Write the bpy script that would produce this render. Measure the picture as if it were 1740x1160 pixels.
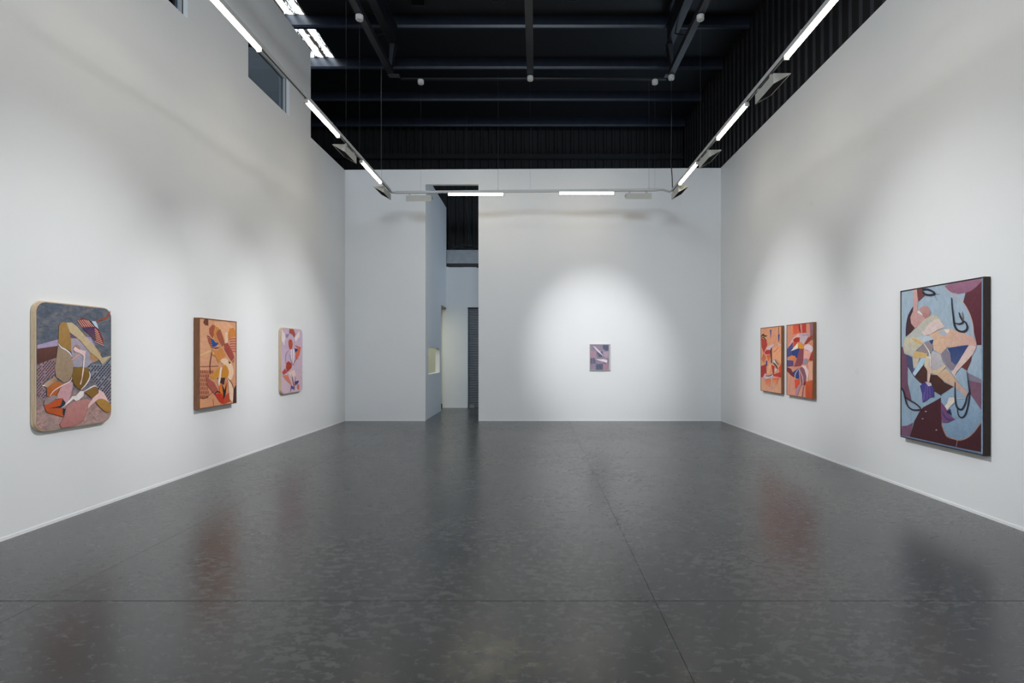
import bpy, math, random
from mathutils import Vector, geometry

for o in list(bpy.data.objects):
    bpy.data.objects.remove(o, do_unlink=True)
sc = bpy.context.scene
col = sc.collection
R = math.radians

# ------------------------------------------------------------------ camera
F, PX, PY, EYE = 915.0, 912.0, 601.0, 1.6        # focal length in px, principal point in px, eye height
cam_d = bpy.data.cameras.new('camera')
cam = bpy.data.objects.new('camera', cam_d)
col.objects.link(cam)
cam.location = (0, 0, EYE)
cam.rotation_euler = (R(90), 0, 0)
cam_d.sensor_width = 36.0
cam_d.lens = 36.0 * F / 1740.0
cam_d.shift_x = -(PX - 870.0) / 1740.0
cam_d.shift_y = (PY - 580.0) / 1740.0
cam_d.clip_end = 200
sc.camera = cam

# ------------------------------------------------------------------ world, exposure
w = bpy.data.worlds.new('world')
sc.world = w
w.use_nodes = True
w.node_tree.nodes['Background'].inputs[0].default_value = (0.55, 0.70, 1.0, 1)
w.node_tree.nodes['Background'].inputs[1].default_value = 1.0
sc.view_settings.view_transform = 'Standard'
sc.view_settings.look = 'None'
sc.view_settings.exposure = 0.09
sc.view_settings.gamma = 1.0
sc.view_settings.use_curve_mapping = False
TUBE = 21           # luminance of the linear lights
SKY = 6            # luminance of the skylight sheets
RIDGE_FILL = 5          # luminance of the unseen ridge sheets, added as daylight fill
WALL_FILL = 4.2  # luminance of the hidden sheet added to light the corridor
GABLE_FILL = 25          # luminance of the unseen sheets added in the gable behind the camera
SPILL = 70
SPOT = 1520          # watts of one picture light
OFFICE = 1.6

# ------------------------------------------------------------------ helpers
def lin(c):
    return tuple(((v / 255.0) / 12.92 if v / 255.0 <= 0.04045 else ((v / 255.0 + 0.055) / 1.055) ** 2.4) for v in c)

class MB:
    def __init__(s):
        s.v, s.f, s.c = [], [], []
    def face(s, pts, c=None):
        n = len(s.v)
        s.v += [tuple(p) for p in pts]
        s.f.append(tuple(range(n, n + len(pts))))
        s.c.append(c)
    def box(s, x0, x1, y0, y1, z0, z1):
        n = len(s.v)
        s.v += [(x0, y0, z0), (x1, y0, z0), (x1, y1, z0), (x0, y1, z0), (x0, y0, z1), (x1, y0, z1), (x1, y1, z1), (x0, y1, z1)]
        for f in ((0, 3, 2, 1), (4, 5, 6, 7), (0, 1, 5, 4), (1, 2, 6, 5), (2, 3, 7, 6), (3, 0, 4, 7)):
            s.f.append(tuple(n + i for i in f)); s.c.append(None)
        return s
    def hexa(s, b, t):                                   # four bottom and four top points
        n = len(s.v)
        s.v += list(b) + list(t)
        for f in ((0, 3, 2, 1), (4, 5, 6, 7), (0, 1, 5, 4), (1, 2, 6, 5), (2, 3, 7, 6), (3, 0, 4, 7)):
            s.f.append(tuple(n + i for i in f)); s.c.append(None)
        return s
    def prism(s, prof, axis, a, b):                      # closed profile extruded along an axis
        def P(p, t):
            return {'x': (t, p[0], p[1]), 'y': (p[0], t, p[1]), 'z': (p[0], p[1], t)}[axis]
        n, k = len(s.v), len(prof)
        s.v += [P(p, a) for p in prof] + [P(p, b) for p in prof]
        for i in range(k):
            j = (i + 1) % k
            s.f.append((n + i, n + j, n + k + j, n + k + i)); s.c.append(None)
        s.f.append(tuple(n + i for i in reversed(range(k)))); s.c.append(None)
        s.f.append(tuple(n + k + i for i in range(k))); s.c.append(None)
        return s
    def tube(s, pts, r, seg=8):
        pts = [Vector(p) for p in pts]
        n0 = len(s.v)
        for i, p in enumerate(pts):
            d = (pts[min(i + 1, len(pts) - 1)] - pts[max(i - 1, 0)]).normalized()
            u = d.cross(Vector((0, 0, 1)))
            if u.length < 1e-3: u = d.cross(Vector((1, 0, 0)))
            u.normalize(); q = d.cross(u)
            for k in range(seg):
                a = 2 * math.pi * k / seg
                s.v.append(tuple(p + u * (r * math.cos(a)) + q * (r * math.sin(a))))
        for i in range(len(pts) - 1):
            for k in range(seg):
                a = n0 + i * seg + k; b = n0 + i * seg + (k + 1) % seg
                s.f.append((a, b, b + seg, a + seg)); s.c.append(None)
        s.f.append(tuple(n0 + k for k in range(seg))); s.c.append(None)
        m = n0 + (len(pts) - 1) * seg
        s.f.append(tuple(m + k for k in reversed(range(seg)))); s.c.append(None)
        return s
    def lathe(s, prof, seg=24):                          # (radius, z) profile about the z axis
        n0 = len(s.v)
        for r, z in prof:
            for k in range(seg):
                a = 2 * math.pi * k / seg
                s.v.append((r * math.cos(a), r * math.sin(a), z))
        for i in range(len(prof) - 1):
            for k in range(seg):
                a = n0 + i * seg + k; b = n0 + i * seg + (k + 1) % seg
                s.f.append((a, b, b + seg, a + seg)); s.c.append(None)
        s.f.append(tuple(n0 + k for k in reversed(range(seg)))); s.c.append(None)
        m = n0 + (len(prof) - 1) * seg
        s.f.append(tuple(m + k for k in range(seg))); s.c.append(None)
        return s
    def build(s, name, mat, parent=None, smooth=False, recalc=True):
        me = bpy.data.meshes.new(name)
        base = Vector(parent.get('_base', (0, 0, 0))) if parent else Vector((0, 0, 0))
        me.from_pydata([tuple(Vector(p) - base) for p in s.v], [], s.f)
        me.materials.append(mat)
        if any(c is not None for c in s.c):
            at = me.color_attributes.new('paint', 'FLOAT_COLOR', 'CORNER')
            i = 0
            for f, c in zip(s.f, s.c):
                for k in range(len(f)):
                    cc = c[k] if isinstance(c, list) else c
                    at.data[i].color = (cc[0], cc[1], cc[2], 1.0); i += 1
        if recalc:
            import bmesh
            bm = bmesh.new(); bm.from_mesh(me)
            bmesh.ops.recalc_face_normals(bm, faces=bm.faces)
            bm.to_mesh(me); bm.free()
        if smooth:
            me.shade_smooth(); me.set_sharp_from_angle(angle=R(40))
        me.update()
        o = bpy.data.objects.new(name, me)
        col.objects.link(o)
        if parent: o.parent = parent
        return o

def tag(o, label=None, cat=None, group=None, kind=None):
    if label: o['label'] = label
    if cat: o['category'] = cat
    if group: o['group'] = group
    if kind: o['kind'] = kind
    return o

def thing(name, label, cat, loc=(0, 0, 0), group=None):
    o = bpy.data.objects.new(name, None)
    o.empty_display_size = 0.1
    col.objects.link(o)
    o.location = loc
    o['_base'] = loc
    return tag(o, label, cat, group)

def finish(o):                                           # drop the helper property
    if '_base' in o: del o['_base']

def copy_tree(o, loc, rz=0.0, label=None):
    c = o.copy(); col.objects.link(c); c.location = loc; c.rotation_euler = (0, 0, rz)
    if label: c['label'] = label
    for ch in o.children:
        d = ch.copy(); col.objects.link(d); d.parent = c
        for g in ch.children:
            e = g.copy(); col.objects.link(e); e.parent = d
    return c

# ------------------------------------------------------------------ materials
def mat(name):
    m = bpy.data.materials.new(name); m.use_nodes = True
    nt = m.node_tree
    return m, nt, nt.nodes['Principled BSDF']

def noise(nt, scale, detail=4, rough=0.55, dist=0.0, vec=None):
    n = nt.nodes.new('ShaderNodeTexNoise')
    n.inputs['Scale'].default_value = scale; n.inputs['Detail'].default_value = detail
    n.inputs['Roughness'].default_value = rough; n.inputs['Distortion'].default_value = dist
    if vec is not None: nt.links.new(vec, n.inputs['Vector'])
    return n.outputs['Fac']

def ramp(nt, fac, stops):
    r = nt.nodes.new('ShaderNodeValToRGB')
    el = r.color_ramp.elements
    while len(el) < len(stops): el.new(0.5)
    for e, (p, c) in zip(el, stops):
        e.position = p; e.color = (c[0], c[1], c[2], 1) if not isinstance(c, float) else (c, c, c, 1)
    nt.links.new(fac, r.inputs['Fac'])
    return r.outputs['Color']

def mix(nt, fac, a, b, mode='MIX'):
    n = nt.nodes.new('ShaderNodeMix'); n.data_type = 'RGBA'; n.blend_type = mode
    for sock, v in ((n.inputs[0], fac), (n.inputs[6], a), (n.inputs[7], b)):
        if hasattr(v, 'links'): nt.links.new(v, sock)
        elif isinstance(v, (int, float)): sock.default_value = v
        else: sock.default_value = (v[0], v[1], v[2], 1)
    return n.outputs[2]

def mth(nt, op, a, b=None, c=None, clamp=False):
    n = nt.nodes.new('ShaderNodeMath'); n.operation = op; n.use_clamp = clamp
    for i, v in enumerate((a, b, c)):
        if v is None: continue
        if hasattr(v, 'links'): nt.links.new(v, n.inputs[i])
        else: n.inputs[i].default_value = v
    return n.outputs[0]

def pos(nt, scale=(1, 1, 1), rot=(0, 0, 0)):
    g = nt.nodes.new('ShaderNodeNewGeometry')
    mp = nt.nodes.new('ShaderNodeMapping')
    mp.inputs['Scale'].default_value = scale; mp.inputs['Rotation'].default_value = rot
    nt.links.new(g.outputs['Position'], mp.inputs['Vector'])
    return mp.outputs['Vector']

def bump(nt, h, strength, dist, bs):
    b = nt.nodes.new('ShaderNodeBump')
    b.inputs['Strength'].default_value = strength; b.inputs['Distance'].default_value = dist
    nt.links.new(h, b.inputs['Height']); nt.links.new(b.outputs['Normal'], bs.inputs['Normal'])

def plain(name, c, rough=0.5, metal=0.0, var=0.06, scale=9.0):
    m, nt, bs = mat(name)
    v = noise(nt, scale, 5, 0.6, 0, pos(nt))
    a = tuple(x * (1 - var) for x in c); b = tuple(min(1, x * (1 + var)) for x in c)
    nt.links.new(ramp(nt, v, [(0.3, a), (0.7, b)]), bs.inputs['Base Color'])
    bs.inputs['Roughness'].default_value = rough; bs.inputs['Metallic'].default_value = metal
    return m

def wall_mat(name, c):
    m, nt, bs = mat(name)
    p = pos(nt)
    big = noise(nt, 0.9, 5, 0.6, 0.3, p)
    colr = ramp(nt, big, [(0.3, tuple(x * 0.975 for x in c)), (0.7, c)])
    vo = nt.nodes.new('ShaderNodeTexVoronoi'); vo.inputs['Scale'].default_value = 0.75
    nt.links.new(p, vo.inputs['Vector'])
    spot = mth(nt, 'LESS_THAN', vo.outputs['Distance'], 0.035)
    colr = mix(nt, mth(nt, 'MULTIPLY', spot, 0.10), colr, tuple(x * 0.6 for x in c))
    nt.links.new(colr, bs.inputs['Base Color'])
    bs.inputs['Roughness'].default_value = 0.62
    bs.inputs['Specular IOR Level'].default_value = 0.3
    bump(nt, noise(nt, 130, 3, 0.6, 0, p), 0.06, 0.004, bs)
    return m

def floor_mat():
    m, nt, bs = mat('polished_concrete')
    p = pos(nt)
    ps = pos(nt, (1.0, 1.9, 1.0), (0, 0, R(14)))
    cloud = noise(nt, 0.55, 6, 0.6, 0.6, p)
    patch = noise(nt, 9.5, 9, 0.68, 0.5, ps)
    fine = noise(nt, 26, 6, 0.7, 0.4, ps)
    field = noise(nt, 0.8, 3, 0.5, 0.2, p)
    # worn pale flakes, denser in some fields than in others
    th = mth(nt, 'MULTIPLY_ADD', field, -0.42, 0.745)
    d = mth(nt, 'SUBTRACT', patch, th)
    flake = mth(nt, 'MULTIPLY', d, 15.0, clamp=True)
    base = ramp(nt, cloud, [(0.25, (0.062, 0.062, 0.061)), (0.55, (0.088, 0.088, 0.087)), (0.8, (0.112, 0.112, 0.110))])
    c = mix(nt, mth(nt, 'MULTIPLY', flake, 0.50), base, (0.185, 0.185, 0.180))
    c = mix(nt, mth(nt, 'MULTIPLY', fine, 0.35), c, (0.03, 0.03, 0.03))
    sep = nt.nodes.new('ShaderNodeSeparateXYZ'); nt.links.new(p, sep.inputs[0])
    # grime along the long construction joint
    dx = mth(nt, 'ABSOLUTE', mth(nt, 'ADD', sep.outputs['X'], -0.68))
    g = mth(nt, 'MULTIPLY_ADD', dx, -4.2, 1.0, clamp=True)
    g = mth(nt, 'MULTIPLY', g, ramp(nt, noise(nt, 1.6, 6, 0.65, 0.4, p), [(0.35, 0.0), (0.7, 1.0)]))
    c = mix(nt, mth(nt, 'MULTIPLY', g, 0.8), c, (0.034, 0.034, 0.034))
    # one pale ochre wear stain
    ax = mth(nt, 'MULTIPLY', mth(nt, 'ADD', sep.outputs['X'], 0.22), 2.4)
    ay = mth(nt, 'MULTIPLY', mth(nt, 'ADD', sep.outputs['Y'], -2.85), 3.0)
    rr = mth(nt, 'SQRT', mth(nt, 'ADD', mth(nt, 'MULTIPLY', ax, ax), mth(nt, 'MULTIPLY', ay, ay)))
    st = mth(nt, 'MULTIPLY', mth(nt, 'SUBTRACT', 1.0, rr, clamp=True), ramp(nt, noise(nt, 9, 8, 0.7, 0.5, p), [(0.42, 0.0), (0.62, 1.0)]))
    c = mix(nt, mth(nt, 'MULTIPLY', st, 0.8), c, (0.20, 0.18, 0.13))
    nt.links.new(c, bs.inputs['Base Color'])
    ro = mth(nt, 'MULTIPLY_ADD', flake, 0.10, mth(nt, 'MULTIPLY_ADD', cloud, 0.16, 0.17))
    nt.links.new(ro, bs.inputs['Roughness'])
    bs.inputs['Specular IOR Level'].default_value = 0.5
    bump(nt, mth(nt, 'MULTIPLY_ADD', fine, 0.5, patch), 0.10, 0.004, bs)
    return m

def emit(name, c, s):
    m = bpy.data.materials.new(name); m.use_nodes = True
    nt = m.node_tree; nt.nodes.clear()
    e = nt.nodes.new('ShaderNodeEmission'); o = nt.nodes.new('ShaderNodeOutputMaterial')
    e.inputs[0].default_value = (*c, 1); e.inputs[1].default_value = s
    nt.links.new(e.outputs[0], o.inputs[0])
    return m

def skylight_mat(strength):
    # daylight coming through a corrugated sheet with leaves and dirt caught along its valleys
    m = bpy.data.materials.new('skylight_sheet'); m.use_nodes = True
    nt = m.node_tree; nt.nodes.clear()
    e = nt.nodes.new('ShaderNodeEmission'); o = nt.nodes.new('ShaderNodeOutputMaterial')
    p = pos(nt)
    st = pos(nt, (9.0, 1.3, 1.0))
    clump = noise(nt, 1.6, 7, 0.75, 0.6, st)
    sep = nt.nodes.new('ShaderNodeSeparateXYZ'); nt.links.new(p, sep.inputs[0])
    saw = mth(nt, 'FRACT', mth(nt, 'MULTIPLY', sep.outputs['X'], 4.3))
    val = mth(nt, 'LESS_THAN', mth(nt, 'ABSOLUTE', mth(nt, 'SUBTRACT', saw, 0.5)), 0.17)
    dirt = mth(nt, 'GREATER_THAN', mth(nt, 'MULTIPLY_ADD', val, 0.12, clump), 0.565)
    line = mth(nt, 'LESS_THAN', mth(nt, 'ABSOLUTE', mth(nt, 'SUBTRACT', saw, 0.72)), 0.03)
    d = mth(nt, 'MAXIMUM', dirt, line)
    nt.links.new(mix(nt, d, (0.84, 0.93, 1.0), (0.010, 0.009, 0.008)), e.inputs[0])
    e.inputs[1].default_value = strength
    nt.links.new(e.outputs[0], o.inputs[0])
    return m

def wood(name, c1, c2, axis_scale, rough=0.5):
    m, nt, bs = mat(name)
    v = noise(nt, 5, 6, 0.6, 1.0, pos(nt, axis_scale))
    nt.links.new(ramp(nt, v, [(0.3, c1), (0.7, c2)]), bs.inputs['Base Color'])
    bs.inputs['Roughness'].default_value = rough
    return m

def paint_mat():
    m, nt, bs = mat('oil_paint')
    a = nt.nodes.new('ShaderNodeVertexColor'); a.layer_name = 'paint'
    v = noise(nt, 22, 7, 0.7, 0.6, pos(nt))
    v2 = noise(nt, 160, 3, 0.6, 0, pos(nt))
    c = mix(nt, 1.0, a.outputs['Color'], ramp(nt, v, [(0.25, 0.80), (0.75, 1.14)]), 'MULTIPLY')
    c = mix(nt, 0.6, c, ramp(nt, v2, [(0.3, 0.88), (0.7, 1.1)]), 'MULTIPLY')
    nt.links.new(c, bs.inputs['Base Color'])
    bs.inputs['Roughness'].default_value = 0.6
    bs.inputs['Specular IOR Level'].default_value = 0.3
    return m

def ground_mat(name, top, bottom, z0, z1, streak=(1, 1, 1), contrast=0.3, edge=None):
    # a painted ground that runs from one colour below to another above, broken up by scumbled brushwork
    m, nt, bs = mat(name)
    p = pos(nt); sep = nt.nodes.new('ShaderNodeSeparateXYZ'); nt.links.new(p, sep.inputs[0])
    n1 = noise(nt, 7, 8, 0.7, 0.8, pos(nt, streak))
    t = mth(nt, 'DIVIDE', mth(nt, 'SUBTRACT', sep.outputs['Z'], z0), z1 - z0)
    t = mth(nt, 'ADD', t, mth(nt, 'MULTIPLY_ADD', n1, 0.9, -0.45))
    c = ramp(nt, t, [(0.25, bottom), (0.55, top)])
    n2 = noise(nt, 16, 8, 0.75, 0.5, pos(nt, streak))
    c = mix(nt, 1.0, c, ramp(nt, n2, [(0.3, 1 - contrast), (0.7, 1 + contrast)]), 'MULTIPLY')
    if edge:
        n3 = noise(nt, 5.5, 9, 0.72, 1.0, pos(nt, streak))
        c = mix(nt, ramp(nt, n3, [(0.46, 0.0), (0.66, 0.75)]), c, edge)
        n4 = noise(nt, 9, 9, 0.75, 1.0, pos(nt, streak))
        c = mix(nt, ramp(nt, n4, [(0.52, 0.0), (0.68, 0.7)]), c, tuple(v * 0.55 for v in top))
    nt.links.new(c, bs.inputs['Base Color'])
    bs.inputs['Roughness'].default_value = 0.62
    bs.inputs['Specular IOR Level'].default_value = 0.3
    return m

M = {}
M['wall'] = wall_mat('white_wall_paint', (0.80, 0.80, 0.80))
M['wall_green'] = wall_mat('pale_green_wall_paint', (0.66, 0.70, 0.60))
M['floor'] = floor_mat()
M['joint'] = plain('joint_filler', (0.045, 0.045, 0.045), 0.8)
M['base'] = plain('baseboard_paint', (0.84, 0.84, 0.84), 0.4, 0, 0.02)
M['black_sheet'] = plain('black_cladding', (0.010, 0.010, 0.011), 0.5, 0, 0.3)
M['shaded_end'] = plain('shade_darkened_end_cladding', (0.0042, 0.0044, 0.005), 0.7, 0, 0.2)  # same black cladding, darkened: shade of the end wall put into the colour
M['purlin'] = plain('purlin_black_blue_sheen', (0.020, 0.026, 0.042), 0.32, 0, 0.2, 4)  # black beams lifted towards blue, daylight sheen put into the base colour
M['black_steel'] = plain('black_steel', (0.009, 0.010, 0.013), 0.42, 0, 0.25, 4)
M['black_roof'] = plain('black_roof_sheet', (0.006, 0.006, 0.007), 0.55, 0, 0.3)
M['track'] = plain('white_aluminium_track', (0.46, 0.46, 0.45), 0.4, 0.0, 0.03)
M['slot'] = plain('dark_track_slot', (0.03, 0.03, 0.03), 0.6)
M['fixture'] = plain('white_fixture_enamel', (0.43, 0.42, 0.385), 0.45, 0, 0.03)
M['reflector'] = plain('dark_reflector', (0.006, 0.006, 0.006), 0.9)
M['reflector'].node_tree.nodes['Principled BSDF'].inputs['Specular IOR Level'].default_value = 0.05
M['cup'] = plain('white_plastic', (0.62, 0.60, 0.57), 0.5, 0, 0.04)
M['wire'] = plain('steel_wire', (0.05, 0.05, 0.055), 0.4, 0.0)
M['cable'] = plain('black_cable', (0.015, 0.015, 0.015), 0.5)
M['alu'] = plain('aluminium_window_frame', (0.42, 0.45, 0.48), 0.35, 0.0, 0.04)
M['gasket'] = plain('black_gasket', (0.01, 0.01, 0.01), 0.6)
M['tube'] = emit('warm_tube', (1.0, 0.87, 0.66), TUBE)
M['office_lamp'] = emit('office_lamp', (1.0, 0.96, 0.80), OFFICE * 6)
M['sky'] = skylight_mat(SKY)
M['ridge_fill'] = skylight_mat(RIDGE_FILL)
M['gable'] = emit('added_gable_sheet', (0.74, 0.87, 1.0), GABLE_FILL)
M['wall_fill'] = emit('added_wall_sheet', (0.62, 0.80, 1.0), WALL_FILL)
M['shutter'] = plain('grey_shutter', (0.20, 0.21, 0.22), 0.45, 0.0, 0.08)
M['fascia'] = plain('grey_fascia', (0.42, 0.44, 0.46), 0.6, 0, 0.12, 6)
M['block'] = plain('concrete_block', (0.22, 0.22, 0.21), 0.8, 0, 0.15)
M['lintel'] = wood('lintel_wood', (0.20, 0.13, 0.07), (0.32, 0.22, 0.12), (1, 6, 6))
M['skirting'] = plain('dark_skirting', (0.03, 0.028, 0.025), 0.5)
M['walnut'] = wood('dark_walnut', (0.014, 0.0075, 0.005), (0.032, 0.016, 0.010), (8, 8, 1), 0.7)
M['brown_wood'] = wood('reddish_brown_wood', (0.16, 0.060, 0.022), (0.26, 0.105, 0.040), (8, 8, 1))
M['pale_wood'] = wood('pale_plywood', (0.52, 0.38, 0.24), (0.68, 0.52, 0.35), (8, 8, 1))
M['white_frame'] = plain('grey_white_frame', (0.46, 0.43, 0.43), 0.5, 0, 0.03)
M['paint'] = paint_mat()

gl = bpy.data.materials.new('tinted_glass'); gl.use_nodes = True
nt = gl.node_tree; nt.nodes.clear()
tr = nt.nodes.new('ShaderNodeBsdfTransparent'); tr.inputs[0].default_value = (0.52, 0.56, 0.60, 1)
gs = nt.nodes.new('ShaderNodeBsdfGlossy'); gs.inputs['Roughness'].default_value = 0.02
lw = nt.nodes.new('ShaderNodeLayerWeight'); lw.inputs[0].default_value = 0.5
fr = nt.nodes.new('ShaderNodeMath'); fr.operation = 'POWER'; fr.inputs[1].default_value = 4.5
nt.links.new(lw.outputs['Facing'], fr.inputs[0])
mx = nt.nodes.new('ShaderNodeMixShader'); oo = nt.nodes.new('ShaderNodeOutputMaterial')
nt.links.new(fr.outputs[0], mx.inputs[0]); nt.links.new(tr.outputs[0], mx.inputs[1])
nt.links.new(gs.outputs[0], mx.inputs[2]); nt.links.new(mx.outputs[0], oo.inputs[0])
M['glass'] = gl

# ------------------------------------------------------------------ the room
XL, XR, YB = -4.57, 4.393, 12.84
YREAR = -6.0
ROOF = 8.9

def struct(name, mb, m, parent=None, smooth=False):
    o = mb.build(name, m, parent, smooth)
    if parent is None: tag(o, kind='structure')
    return o

fl = struct('floor', MB().box(-10, 4.65, -7, 17.1, -0.2, -0.012), M['joint'])
xs = [-7.15, -3.19, 0.767, 4.62]
ys = [-6.97, -1.34, 3.49, 8.32, 13.15, 17.0]
for i in range(3):
    for j in range(5):
        gx = (0.003, 0.0005, 0.0009, 0.003); gy = (0.003, 0.003, 0.0028, 0.0012, 0.001, 0.003)
        x0, x1, y0, y1 = xs[i] + gx[i], xs[i + 1] - gx[i + 1], ys[j] + gy[j], ys[j + 1] - gy[j + 1]
        e = 0.0015
        mb = MB()
        mb.hexa([(x0, y0, -0.012), (x1, y0, -0.012), (x1, y1, -0.012), (x0, y1, -0.012)],
                [(x0, y0, -e), (x1, y0, -e), (x1, y1, -e), (x0, y1, -e)])
        mb.hexa([(x0, y0, -e), (x1, y0, -e), (x1, y1, -e), (x0, y1, -e)],
                [(x0 + e, y0 + e, 0), (x1 - e, y0 + e, 0), (x1 - e, y1 - e, 0), (x0 + e, y1 - e, 0)])
        mb.build('floor_slab', M['floor'], fl)

# right wall and rear wall (behind the camera)
struct('wall_right', MB().box(XR, XR + 0.14, YREAR, YB + 0.10, 0, 6.04), M['wall'])
struct('wall_rear', MB().box(XL, XR, YREAR - 0.14, YREAR, 0, 6.0), M['wall'])

# back wall with the tall slot
DX0, DX1, DH = -2.653, -1.389, 5.64
zt = lambda x: 5.985 + (x - XL) / (XR - XL) * 0.045
mb = MB()
for x0, x1, z0 in ((XL, DX0, 0), (DX1, XR, 0), (DX0, DX1, DH)):
    mb.hexa([(x0, YB, z0), (x1, YB, z0), (x1, YB + 0.1, z0), (x0, YB + 0.1, z0)],
            [(x0, YB, zt(x0)), (x1, YB, zt(x1)), (x1, YB + 0.1, zt(x1)), (x0, YB + 0.1, zt(x0))])
struct('wall_back', mb, M['wall'])

# left wall: low stretch by the corner, high stretch with clerestory windows
HI, YH = 7.73, 10.89
WZ0, WZ1 = 5.985, 6.72
wins = [(8.53, 9.95), (5.63, 7.05), (2.73, 4.15), (-0.17, 1.25)]
TL = 0.16
mb = MB()
mb.box(XL - TL, XL, YH, 16.0, 0, 5.975)
mb.box(XL - TL, XL, YREAR, YH, 0, WZ0)
mb.box(XL - TL, XL, YREAR, YH, WZ1, HI)
prev = YREAR
for a, b in sorted(wins):
    mb.box(XL - TL, XL, prev, a, WZ0, WZ1); prev = b
mb.box(XL - TL, XL, prev, YH, WZ0, WZ1)
struct('wall_left', mb, M['wall'])
struct('wall_mezzanine_end', MB().box(-9.9, XL - TL, YH - 0.12, YH, 5.86, HI), M['wall'])
struct('floor_mezzanine', MB().box(-9.9, XL - TL, YREAR, YH - 0.12, 5.70, 5.86), M['black_steel'])

for n, (a, b) in enumerate(wins):
    xo, xi = XL - 0.065, XL - 0.13
    f = MB()
    t = 0.055
    f.box(xi, xo, a, b, WZ0, WZ0 + t); f.box(xi, xo, a, b, WZ1 - t, WZ1)
    f.box(xi, xo, a, a + t, WZ0 + t, WZ1 - t); f.box(xi, xo, b - t, b, WZ0 + t, WZ1 - t)
    wo = struct('window_%d' % (n + 1), f, M['alu'])
    MB().box(xi + 0.028, xi + 0.034, a + t, b - t, WZ0 + t, WZ1 - t).build('pane', M['glass'], wo)
    gk = MB(); q = 0.012
    gk.box(xo, xo + 0.006, a, b, WZ1 - q, WZ1); gk.box(xo, xo + 0.006, b - q, b, WZ0, WZ1 - q)
    gk.build('gasket', M['gasket'], wo)

# slim white baseboards
struct('baseboard_left', MB().box(XL, XL + 0.006, YREAR, YB, 0, 0.028), M['base'])
struct('baseboard_right', MB().box(XR - 0.006, XR, YREAR, YB, 0, 0.028), M['base'])
mb = MB().box(XL + 0.006, DX0, YB - 0.006, YB, 0, 0.026); mb.box(DX1, XR - 0.006, YB - 0.006, YB, 0, 0.026)
struct('baseboard_back', mb, M['base'])

# corridor behind the slot
XC, YF = -2.68, 15.97
mb = MB()
for y0, y1, z0, z1 in ((YB + 0.1, 13.32, 0, 5.93), (13.32, 14.87, 0, 1.09), (13.32, 14.87, 1.755, 5.93), (14.87, 15.1, 0, 5.93), (15.1, YF, 2.97, 5.93)):
    mb.box(XC - 0.12, XC, y0, y1, z0, z1)
struct('wall_corridor', mb, M['wall'])
mb = MB().box(XC - 0.12, -2.05, YF, YF + 0.14, 0, 4.18); mb.box(-2.05, 2.4, YF, YF + 0.14, 2.98, 4.18)
struct('wall_far', mb, M['wall'])
struct('wall_office', MB().box(XL, XL + 0.05, YB + 0.1, 16.3, 0, 2.97).box(XL + 0.05, XC - 0.12, 16.2, 16.3, 0, 2.97), M['wall_green'])
struct('ceiling_office', MB().box(XL, XC - 0.125, YB + 0.1, 16.3, 2.98, 3.06), M['wall'])
struct('trim_1', MB().box(XC - 0.12, XC - 0.002, 15.1, YF, 2.93, 2.97), M['lintel'])
struct('trim_2', MB().box(XL + 0.05, XC - 0.125, 16.17, 16.2, 0, 0.10), M['skirting'])
struct('trim_3', MB().box(XC, 2.4, YF + 0.05, YF + 0.20, 4.29, 4.69), M['fascia'])
mb = MB().box(XC - 0.1, 2.4, YF + 0.10, YF + 0.2, 4.18, 4.29)  # black strip standing in for the shadow gap under the fascia
for k in range(9):
    random.seed(k); x = -2.62 + k * 0.14
    mb.box(x, x + 0.16, YF - 0.003, YF, 4.172 - (0.03 if k in (1, 6) else 0.006) * random.random(), 4.18)
struct('trim_4', mb, M['black_sheet'])

# warehouse shell: ribbed black cladding
def ribs(a, b, pitch=0.26, depth=0.035):
    out = []; t = a
    while t < b:
        for q, d in ((0, 0), (0.55, 0), (0.65, 1), (0.90, 1)):
            out.append((min(b, t + q * pitch), d * depth))
        t += pitch
    out.append((b, 0)); return out
mb = MB()
pr = ribs(YREAR - 1, 17.05)
for (a, d), (b, e) in zip(pr, pr[1:]):
    mb.face([(4.66 - d, a, 0), (4.66 - e, b, 0), (4.66 - e, b, ROOF), (4.66 - d, a, ROOF)])
o = struct('wall_cladding_right', mb, M['black_sheet'])
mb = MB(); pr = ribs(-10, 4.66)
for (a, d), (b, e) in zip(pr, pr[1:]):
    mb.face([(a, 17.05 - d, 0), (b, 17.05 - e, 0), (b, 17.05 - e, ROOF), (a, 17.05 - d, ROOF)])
struct('wall_cladding_back', mb, M['shaded_end'])
struct('wall_cladding_left', MB().box(-10.1, -10, -7, 17.1, 0, ROOF), M['black_sheet'])
struct('wall_cladding_rear', MB().box(-10, 4.66, -7.1, -7, 0, ROOF), M['black_sheet'])
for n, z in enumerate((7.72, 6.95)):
    struct('trim_%d' % (n + 5), MB().box(-10, 4.6, 16.86, 17.0, z, z + 0.14), M['shaded_end'])

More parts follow.
